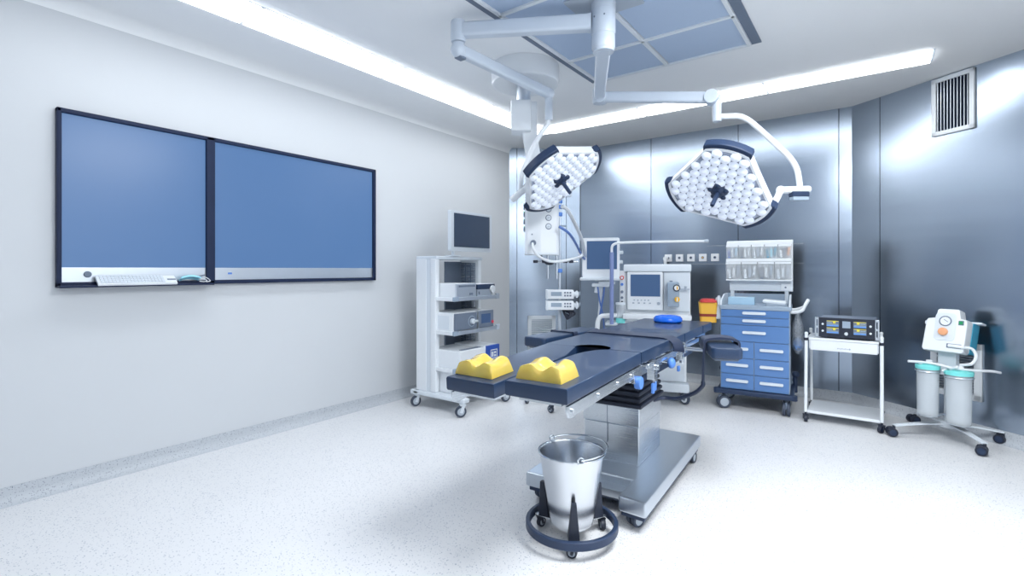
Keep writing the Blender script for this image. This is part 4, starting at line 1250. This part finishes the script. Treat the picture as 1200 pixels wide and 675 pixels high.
g.m('bluegrey').span((-W2, DP - 0.014, 1.0), (W2, DP, 1.10), 0.003)
g.build('tray_top', t)
# organiser rack
g = G().m('white2')
for xx in (-0.24, 0.26):
    g.span((xx - 0.018, DP - 0.03, 1.0), (xx + 0.018, DP - 0.008, 1.62), 0.004)
g.m('white').span((-0.290, DP - 0.045, 1.24), (0.315, DP - 0.025, 1.645), 0.004)
g.m('white2').span((-0.265, DP - 0.04, 1.128), (0.315, DP - 0.02, 1.26), 0.004)
g.m('white').span((0.21, DP - 0.048, 1.135), (0.29, DP - 0.038, 1.205), 0.003); g.m('midgrey').cyl((0.25, DP - 0.048, 1.168), (0.25, DP - 0.053, 1.168), 0.009, seg=12)
g.m('white').span((-0.292, DP - 0.075, 1.600), (0.305, DP - 0.035, 1.635), 0.004)
g.span((-0.292, DP - 0.12, 1.425), (0.305, DP - 0.035, 1.458), 0.004)
g.span((-0.292, DP - 0.12, 1.232), (0.305, DP - 0.035, 1.246), 0.004)
rack = g.build('organizer_rack', t)
def tilt_bin(x0, x1, z0, z1, dpt, fill):
    yb = DP - 0.046
    g = G().m('binclear')
    pm = Matrix.Translation((x0 + 0.002, 0, 0)) @ Matrix(((0, 0, 1, 0), (1, 0, 0, 0), (0, 1, 0, 0), (0, 0, 0, 1)))
    g.prism([(yb, z0), (yb - dpt * 0.6, z0), (yb - dpt, z1 - 0.02), (yb - dpt, z1), (yb, z1)], 0, x1 - x0 - 0.004, 0.002, pm)
    g.m('white'); g.span((x0 + 0.004, yb - dpt - 0.004, z1 - 0.020), (x1 - 0.004, yb - dpt + 0.004, z1), 0.001)
    for k in range(3):
        g.m(fill[k % len(fill)])
        xx = x0 + (x1 - x0) * (0.22 + 0.28 * k)
        g.box((xx, yb - dpt * 0.40, z0 + (z1 - z0) * (0.40 + 0.08 * ((k * 7) % 3 - 1))), ((x1 - x0) * 0.17, dpt * 0.5, (z1 - z0) * 0.55), 0.003, (0, 0.12 * (k - 1), 0))
    g.build('tilt_bin', t)
w5 = 0.597 / 5
fills5 = [('cableblue', 'white2', 'lblue'), ('midgrey', 'white', 'white2'), ('white2', 'bluegrey', 'white'), ('teal', 'skyb', 'teal'), ('white', 'midgrey', 'orange')]
for i in range(5):
    tilt_bin(-0.292 + i * w5, -0.292 + (i + 1) * w5, 1.462, 1.598, 0.085, fills5[i])
w4 = 0.597 / 4
fills4 = [('white2', 'white', 'grey'), ('white', 'grey', 'white2'), ('midgrey', 'white', 'bluegrey'), ('white2', 'white2', 'grey')]
for i in range(4):
    tilt_bin(-0.292 + i * w4, -0.292 + (i + 1) * w4, 1.248, 1.422, 0.11, fills4[i])
# push handle
g = G().m('white')
g.tube([(W2 - 0.01, 0.14, 0.945), (W2 + 0.05, 0.14, 0.95), (W2 + 0.095, 0.17, 0.965), (W2 + 0.115, 0.22, 1.0), (W2 + 0.145, 0.27, 1.06)], 0.016, 12)
g.tube([(W2 - 0.01, 0.24, 0.965), (W2 + 0.05, 0.24, 0.968), (W2 + 0.105, 0.24, 0.99)], 0.014, 12)
g.build('push_handle', t)
g = G().m('white2').span((-W2 - 0.05, 0.05, 0.86), (-W2, 0.11, 1.07), 0.006); g.span((-W2 - 0.03, 0.03, 1.0), (-W2 - 0.005, 0.06, 1.09), 0.004); g.build('side_bracket', t)
# boxes on the tray
rz = Matrix.Rotation(R(6), 3, 'Z')
d = thing('glove_box', 'pale blue carton in the tray on top of the blue cart', 'box', BC + rz @ Vector((-0.125, 0.20, 1.003)), 6)
G().m('lblue').box((0, 0, 0.036), (0.235, 0.13, 0.072), 0.004).build('carton', d)
g = G().m('white2').prism(rrect(0.11, 0.035, 0.016, 4), 0.0715, 0.074); g.build('opening', d)
d = thing('tissue_pack', 'flat white pack in the tray on top of the blue cart', 'pack', BC + rz @ Vector((0.165, 0.18, 1.003)), 4)
G().m('white').box((0.0, 0.0, 0.034), (0.20, 0.13, 0.034), 0.012, (0, R(4), 0)).build('pack', d)
G().m('grey').box((0.02, 0.0, 0.011), (0.18, 0.12, 0.022), 0.004).build('tray', d)
# sharps bin
d = thing('sharps_bin', 'yellow sharps bin with red lid hanging at the side of the blue cart', 'sharps bin', BC + rz @ Vector((-W2 - 0.125, 0.09, 0.822)), 18)
g = G().m('yellow'); g.sweep([(0, 0, 0.0), (0, 0, 0.20)], rrect(0.180, 0.145, 0.03, 4), False, (0, 1, 0), taper=(0.84, 1.0)); g.build('tub', d)
g = G().m('brown'); g.sweep([(0, 0, 0.058), (0, 0, 0.085)], rrect(0.184, 0.149, 0.03, 4), False, (0, 1, 0), taper=(0.888, 0.906)); g.build('label_band', d)
g = G().m('red').prism(rrect(0.155, 0.190, 0.03, 4), 0.198, 0.222, 0.006); g.prism(rrect(0.120, 0.15, 0.03, 4), 0.22, 0.232, 0.005); g.build('lid', d)
# hanging bag
d = thing('waste_bag', 'clear plastic bag with blue contents hanging between the two carts', 'bag', BC + rz @ Vector((W2 + 0.060, 0.30, 0.55)), 6)
b = bmesh.new(); bmesh.ops.create_uvsphere(b, u_segments=24, v_segments=16, radius=1.0)
for v in b.verts:
    zz = v.co.z
    k = 0.55 + 0.45 * (1 - zz) / 2
    v.co = Vector((v.co.x * 0.062 * k * (1 + 0.08 * math.sin(7 * zz)), v.co.y * 0.11 * k, zz * 0.215 + 0.20))
g = G().m('bag'); g._join(b); g.build('film', d)
b = bmesh.new(); bmesh.ops.create_icosphere(b, subdivisions=3, radius=1.0)
for v in b.verts:
    n_ = 1 + 0.10 * math.sin(9 * v.co.x + 4 * v.co.z) * math.cos(8 * v.co.y)
    v.co = Vector((v.co.x * 0.045 * n_, v.co.y * 0.08 * n_, v.co.z * 0.06 * n_ + 0.075))
g = G().m('drawer'); g._join(b); g.build('crumpled_contents', d)
g = G().m('white2').tube([(0, 0, 0.40), (-0.015, -0.02, 0.415), (-0.06, -0.04, 0.42)], 0.006, 8); g.build('hook', d)

# ---------------------------------------------------------------- white trolley
WT = Vector((-0.235, 5.36, 0))
t = thing('instrument_trolley', 'white two tier trolley with drawer standing right of the blue cart', 'trolley', WT, 0)
hx = 0.272
g = G().m('white').span((-hx, -0.20, 0.722), (hx, 0.20, 0.742), 0.005); g.span((-hx + 0.02, -0.19, 0.642), (hx - 0.02, 0.19, 0.722), 0.004); g.build('top_shelf', t)
g = G().m('white').span((-hx + 0.032, -0.206, 0.634), (hx - 0.028, -0.185, 0.720), 0.004)
dr = g.build('drawer', t)
g = G().m('grey')
for k in range(9):
    g.box((-0.035 + k * 0.009, -0.2075, 0.662 + 0.002 * math.sin(k * 2.2)), (0.0065, 0.002, 0.006 if k % 3 else 0.009))
g.cyl((0.05, -0.206, 0.662), (0.05, -0.2085, 0.662), 0.007, seg=12)
g.build('drawer_marking', dr)
for sx in (-1, 1):
    for sy, yo in ((-1, -0.245), (1, 0.25)):
        g = G().m('white').tube([(sx * hx, sy * 0.195, 0.775), (sx * hx, sy * 0.205, 0.70), (sx * hx, yo, 0.085)], 0.013, 12, False)
        g.sph((sx * hx, sy * 0.195, 0.775), 0.015, 12)
        g.m('black').cyl((sx * hx, sy * 0.200, 0.718), (sx * hx, sy * 0.204, 0.740), 0.019, seg=14)
        g.build('leg', t)
        caster(t, sx * hx, yo, 0.030, 0.026, yaw=60 if sx > 0 else 100, fork='black', tyre='black', hub='navy', top=0.088)
g = G().m('white').span((-hx + 0.005, -0.235, 0.078), (hx - 0.005, 0.235, 0.094), 0.005); g.span((-hx + 0.005, -0.238, 0.076), (hx - 0.005, -0.226, 0.10), 0.003); g.build('lower_shelf', t)
d = thing('electrosurgical_unit', 'black fronted generator with four small readouts on the white trolley', 'medical device', WT + Vector((0.03, -0.02, 0.742)), -2)
g = G().m('midgrey').span((-0.205, -0.150, 0.010), (0.205, 0.16, 0.182), 0.008)
for xx in (-0.15, 0.15):
    for yy in (-0.11, 0.11):
        g.cyl((xx, yy, 0.0), (xx, yy, 0.012), 0.016, seg=12)
g.build('casing', d)
g = G().m('black').span((-0.205, -0.165, 0.012), (0.205, -0.148, 0.182), 0.004); fp = g.build('front_panel', d)
for sx in (-1, 1):
    g = G().m('alu')
    g.span((sx * 0.205, -0.172, 0.012), (sx * 0.228, -0.160, 0.030), 0.003); g.span((sx * 0.205, -0.172, 0.164), (sx * 0.228, -0.160, 0.182), 0.003); g.span((sx * 0.205, -0.172, 0.088), (sx * 0.228, -0.160, 0.106), 0.003)
    g.span((sx * 0.220, -0.174, 0.012), (sx * 0.232, -0.158, 0.182), 0.003); g.span((sx * 0.203, -0.168, 0.012), (sx * 0.210, -0.158, 0.182), 0.002)
    g.build('side_handle', d)
for sx in (-1, 1):
    for zc in (0.072, 0.132):
        g = G().m('midgrey').box((sx * 0.098, -0.167, zc), (0.092, 0.004, 0.052))
        g.m('dispY').box((sx * 0.098 - sx * 0.012, -0.170, zc + 0.014), (0.020, 0.003, 0.022)); g.box((sx * 0.098, -0.1695, zc + 0.022), (0.086, 0.002, 0.005))
        g.m('dispG').box((sx * 0.098 + sx * 0.022, -0.170, zc + 0.008), (0.036, 0.003, 0.008)); g.box((sx * 0.098 + 0.0, -0.1695, zc - 0.006), (0.084, 0.002, 0.006))
        g.m('dispB').box((sx * 0.098, -0.170, zc - 0.017), (0.086, 0.003, 0.012))
        g.build('readout', fp)
G().m('bluegrey').box((0.002, -0.167, 0.128), (0.058, 0.004, 0.058)).build('center_display', fp)
G().m('white2').cyl((0.002, -0.165, 0.050), (0.002, -0.185, 0.050), 0.014, seg=18, bev=0.003).build('dial', fp)
for sx in (-1, 1):
    for zc in (0.065, 0.125):
        G().m('white2').cyl((sx * 0.172, -0.165, zc), (sx * 0.172, -0.172, zc), 0.009, seg=14).build('button', fp)

# ---------------------------------------------------------------- suction unit
SU = Vector((0.455, 5.27, 0))
t = thing('suction_unit', 'white suction pump on a four wheeled stand at the angled steel wall', 'suction unit', SU, -25)
g = G().m('white2').cyl((0, 0.03, 0.12), (0, 0.03, 0.80), 0.028, seg=20); g.span((-0.06, -0.005, 0.50), (0.06, 0.06, 0.72), 0.008); g.build('column', t)
wp = [Vector(p) for p in ((0.115, 5.079, 0), (0.634, 4.933, 0), (0.794, 5.356, 0), (0.275, 5.62, 0))]
inv = MW[t.name].inverted()
g = G().m('white2').cyl((0, 0.03, 0.085), (0, 0.03, 0.135), 0.06, seg=24, bev=0.008)
for p in wp:
    q = inv @ p
    g.sweep([Vector((0, 0.03, 0.112)), Vector((q.x * 0.5, q.y * 0.5 + 0.015, 0.108)), Vector((q.x, q.y, 0.088))], rrect(0.055, 0.016, 0.004, 2), True, (0, 0, 1), 6, taper=(1.0, 0.7))
g.build('star_base', t)
for p, yw in zip(wp, (20, -5, -20, 40)):
    q = inv @ p
    caster(t, q.x, q.y, 0.036, 0.034, yaw=yw + 20, fork='black', tyre='black', hub='navy', top=0.085, twin=True)
# pump head, leaning back a little
pm = Matrix.Translation((0.0, -0.02, 0.685)) @ Matrix.Rotation(R(-13), 4, 'X')
g = G().m('white')
def lean(g_):
    bmesh.ops.transform(g_.bm, matrix=pm, verts=g_.bm.verts); return g_
outl = [(q * 0.86, z_) for q, z_ in [(-0.152, 0.0), (0.135, 0.0), (0.150, 0.02), (0.158, 0.25), (0.148, 0.265), (0.108, 0.272), (0.095, 0.335), (0.080, 0.345), (-0.055, 0.345), (-0.070, 0.335), (-0.082, 0.272), (-0.140, 0.262), (-0.150, 0.245), (-0.166, 0.02)]]
g.prism(outl, 0, 0.11, 0.012, Matrix.Translation((0, 0.055, 0)) @ XZ, vert=False)
g.m('white2').prism(rrect(0.135, 0.22, 0.03, 4, 0.0, 0.20), 0, 0.008, 0.003, Matrix.Translation((0, -0.053, 0)) @ XZ)
lean(g).build('pump_housing', t)
g = G().m('teal').prism([(-0.12, 0.015), (0.130, 0.015), (0.138, 0.255), (-0.118, 0.255)], 0, 0.12, 0.012, Matrix.Translation((0.004, 0.165, 0)) @ XZ, vert=False); lean(g).build('rear_housing', t)
g = G().m('midgrey').torus((0.0, -0.062, 0.245), 0.037, 0.0045, Matrix.Rotation(R(90), 3, 'X'), 28, 8); g.m('white').cyl((0, -0.058, 0.245), (0, -0.063, 0.245), 0.036, seg=28); g.m('midgrey').box((0.004, -0.065, 0.248), (0.034, 0.002, 0.004), 0, (0, R(35), 0)); lean(g).build('gauge', t)
g = G().m('orange').cyl((-0.005, -0.058, 0.158), (-0.005, -0.088, 0.158), 0.031, seg=24, bev=0.008); lean(g).build('regulator_knob', t)
g = G().m('midgrey').box((0.098, -0.056, 0.238), (0.034, 0.008, 0.036), 0.003); g.m('green').box((0.098, -0.061, 0.238), (0.024, 0.006, 0.026), 0.003); lean(g).build('switch', t)
g = G().m('midgrey').box((0.066, -0.056, 0.052), (0.092, 0.006, 0.034), 0.002); g.m('white').cyl((0.035, -0.062, 0.052), (0.136, -0.066, 0.050), 0.013, seg=14); lean(g).build('outlet_port', t)
g = G().m('white2')
g.span((-0.150, -0.02, 0.215), (-0.125, 0.02, 0.245), 0.004); g.span((0.11, 0.06, 0.255), (0.185, 0.14, 0.27), 0.004)
lean(g).build('side_lugs', t)
pt = lambda p: inv @ Vector(p)
def canister(label, wc, r, z0, h):
    q = thing('suction_canister', label, 'canister', (wc[0], wc[1], z0), 0, 'clear suction canisters')
    g = G().m('acrylic').lathe([(0.0, 0.0), (r * 0.88, 0.0), (r * 0.92, 0.01), (r * 0.98, h - 0.03), (r * 0.98, h - 0.025), (r * 0.955, h - 0.025), (r * 0.89, 0.014), (0.0, 0.008)], seg=40)
    g.build('jar', q)
    g = G().m('bag').lathe([(0.0, 0.02), (r * 0.70, 0.03), (r * 0.80, 0.10), (r * 0.74, 0.2), (r * 0.84, h - 0.06), (r * 0.88, h - 0.03)], seg=24); g.build('liner', q)
    g = G().m('aqua').lathe([(0.0, h + 0.004), (r * 0.6, h + 0.004), (r * 0.75, h - 0.002), (r * 1.06, h - 0.006), (r * 1.08, h - 0.012), (r * 1.06, h - 0.034), (r * 0.985, h - 0.034), (r * 0.985, h - 0.02), (0.0, h - 0.016)], seg=40)
    g.build('lid', q)
    g = G().m('white').cyl((0.01, 0.0, h), (0.01, 0.0, h + 0.035), 0.022, seg=16, bev=0.005); g.cyl((-0.045, -0.02, h), (-0.045, -0.02, h + 0.02), 0.014, seg=14); g.build('port', q)
    return q
CA = (0.330, 5.150); CB = (0.510, 5.110)
canister('clear suction canister with aqua lid, beside the white trolley', CA, 0.074, 0.195, 0.40)
canister('clear suction canister with aqua lid under the pump outlet tube', CB, 0.083, 0.165, 0.41)
for (c_, r_, z_, zb_) in ((CA, 0.078, 0.545, 0.195), (CB, 0.087, 0.525, 0.165)):
    g = G().m('alu')
    q = pt((c_[0], c_[1], z_))
    g.torus(q, r_, 0.005, seg=32, ms=8)
    g.bar(q + Vector((0, r_ - 0.002, 0)), Vector((q.x * 0.1, 0.03, z_)), 0.02, 0.014)
    g.build('canister_holder', t)
    g = G().m('alu')
    q = pt((c_[0], c_[1], zb_ - 0.006)); g.cyl(q, q + Vector((0, 0, 0.005)), r_ * 0.8, seg=24)
    g.bar(q + Vector((0, 0, 0.001)), Vector((q.x * 0.1, 0.03, zb_ - 0.006)), 0.03, 0.008)
    g.build('canister_rest', t)
g = G().m('hose')
o_ = (MW[t.name] @ pm @ Vector((0.136, -0.066, 0.050)))
g.tube([o_, o_ + Vector((0.045, 0.0, -0.01)), o_ + Vector((0.062, -0.03, -0.06)), o_ + Vector((0.03, -0.08, -0.11)), Vector((CB[0] + 0.01, CB[1], 0.615))], 0.011, 10)
tag(g.build('suction_tube'), 'curved white tube from the pump outlet to the canister lid', 'tube')
g = G().m('hose')
g.tube([(CA[0] - 0.125, CA[1] - 0.06, 0.615), (CA[0] - 0.03, CA[1] - 0.03, 0.612), (CA[0] + 0.06, CA[1] - 0.05, 0.606), (CB[0] - 0.03, CB[1] - 0.04, 0.592), (CB[0] + 0.10, CB[1] + 0.0, 0.583), (CB[0] + 0.19, CB[1] + 0.07, 0.578), (CB[0] + 0.25, CB[1] + 0.13, 0.564)], 0.010, 10)
g.tube([(CA[0] + 0.08, CA[1] - 0.06, 0.56), (CA[0] + 0.12, CA[1] - 0.05, 0.585), (CB[0] - 0.02, CB[1] - 0.06, 0.604), (CB[0] - 0.01, CB[1] - 0.02, 0.606)], 0.009, 10)
tag(g.build('suction_tube'), 'long white tube lying across both canister lids and sticking out', 'tube')

# ---------------------------------------------------------------- wall vents and outlets
def slat_vent(name, label, a, ang, w, h, zc, nslat, vertical, inner='vent_dark', slat='alu', fw=0.035, outer='white'):
    q = thing(name, label, 'wall vent', (a[0], a[1], zc), ang)
    g = G().m(outer)
    for (x0, z0, x1, z1) in ((-w / 2, -h / 2, -w / 2 + fw, h / 2), (w / 2 - fw, -h / 2, w / 2, h / 2), (-w / 2, -h / 2, w / 2, -h / 2 + fw), (-w / 2, h / 2 - fw, w / 2, h / 2)):
        g.span((x0, -0.020, z0), (x1, 0.0, z1), 0.003)
    g.build('frame', q)
    G().m(inner).span((-w / 2 + fw * 0.7, -0.004, -h / 2 + fw * 0.7), (w / 2 - fw * 0.7, 0.0, h / 2 - fw * 0.7)).build('duct_opening', q)
    for k in range(nslat):
        if vertical:
            xx = -w / 2 + fw + (w - 2 * fw) * (k + 0.5) / nslat
            g = G().m(slat).box((xx, -0.012, 0), (0.004, 0.018, h - 2 * fw), 0, (0, 0, R(25)))
        else:
            zz = -h / 2 + fw + (h - 2 * fw) * (k + 0.5) / nslat
            g = G().m(slat).box((0, -0.012, zz), (w - 2 * fw, 0.018, 0.004), 0, (R(30), 0, 0))
        g.build('slat', q)
    return q
def on_rc(dist, off=0.001):
    d_ = (RE - RC).normalized(); n_ = Vector((-d_.y, d_.x))
    p = RC + d_ * dist - n_ * off
    return (p.x, p.y)
slat_vent('air_vent', 'white framed vent with upright slats high on the angled steel wall', on_rc(0.905), -37, 0.315, 0.49, 2.742, 10, True)
slat_vent('low_vent', 'steel framed grille low on the wall behind the suction unit', on_rc(0.925), -37, 0.372, 0.46, 0.515, 16, False, inner='midgrey', slat='alu', fw=0.05, outer='white')
p_ = Vector((XL, 5.45)); d_ = (Vector((-3.31, YB)) - p_).normalized(); n_ = Vector((-d_.y, d_.x))
c_ = p_ + d_ * 0.445 - n_ * 0.001
slat_vent('low_vent', 'pale framed grille low on the steel corner behind the far arm pad', (c_.x, c_.y), math.degrees(math.atan2(d_.y, d_.x)), 0.385, 0.46, 0.485, 16, False, inner='bluegrey', slat='white2', fw=0.05, outer='white2')
names = ['with a white plug in it', 'next to the plugged one', 'middle one of the row', 'with a yellow center', 'at the end nearest the blue cart']
for i in range(5):
    q = thing('wall_outlet', 'square white gas outlet on the steel wall, ' + names[i], 'wall outlet', (-2.072 + 0.1375 * i, YB - 0.0005, 1.488), 0, 'gas outlets in a row on the steel wall')
    g = G().m('socket'); face_front(g, 0.088, 0.088, 0.006, (0, -0.014, 0), 0.014, 0.003); g.build('plate', q)
    g = G().m('midgrey').cyl((0, -0.013, 0.0), (0, -0.020, 0.0), 0.016, seg=18, bev=0.002); g.m('yellow' if i == 3 else 'navy').cyl((0, -0.02, 0), (0, -0.022, 0), 0.008, seg=12); g.build('valve', q)
    if i == 0:
        g = G().m('white').cyl((-0.02, -0.012, 0.0), (-0.02, -0.075, -0.01), 0.026, seg=18, bev=0.005); g.cyl((-0.02, -0.055, -0.02), (-0.02, -0.060, -0.075), 0.022, 0.018, 16, 0.004); g.build('plug', q)
g = G().m('steel').span((-2.35, YB - 0.006, 1.408), (-0.62, YB, 1.414), 0.001); g.span((-1.62, YB - 0.006, 1.62), (-0.62, YB, 1.626), 0.001)
g.build('trim_2', kind='structure')

# ---------------------------------------------------------------- camera, world, view
cam = bpy.data.cameras.new('camera'); co = bpy.data.objects.new('camera', cam); COL.objects.link(co)
co.location = (0, 0, 1.35); co.rotation_euler = (R(90), 0, R(36.17))
cam.sensor_width = 36.0; cam.sensor_fit = 'HORIZONTAL'
cam.lens = 584.0 / 1200.0 * 36.0
cam.shift_y = -22.0 / 1200.0
cam.clip_start = 0.05
SC.camera = co
w = bpy.data.worlds.new('world'); SC.world = w; w.use_nodes = True
w.node_tree.nodes['Background'].inputs['Color'].default_value = (0.7, 0.8, 1.0, 1)
w.node_tree.nodes['Background'].inputs['Strength'].default_value = 0.05
SC.view_settings.view_transform = 'Standard'
SC.view_settings.look = 'None'
SC.view_settings.gamma = 1.0
SC.view_settings.use_curve_mapping = False
SC.view_settings.exposure = 0.0
SC.cycles.use_denoising = True
SC.cycles.max_bounces = 8
SC.cycles.caustics_reflective = False
SC.cycles.caustics_refractive = False
SC.cycles.sample_clamp_indirect = 6.0
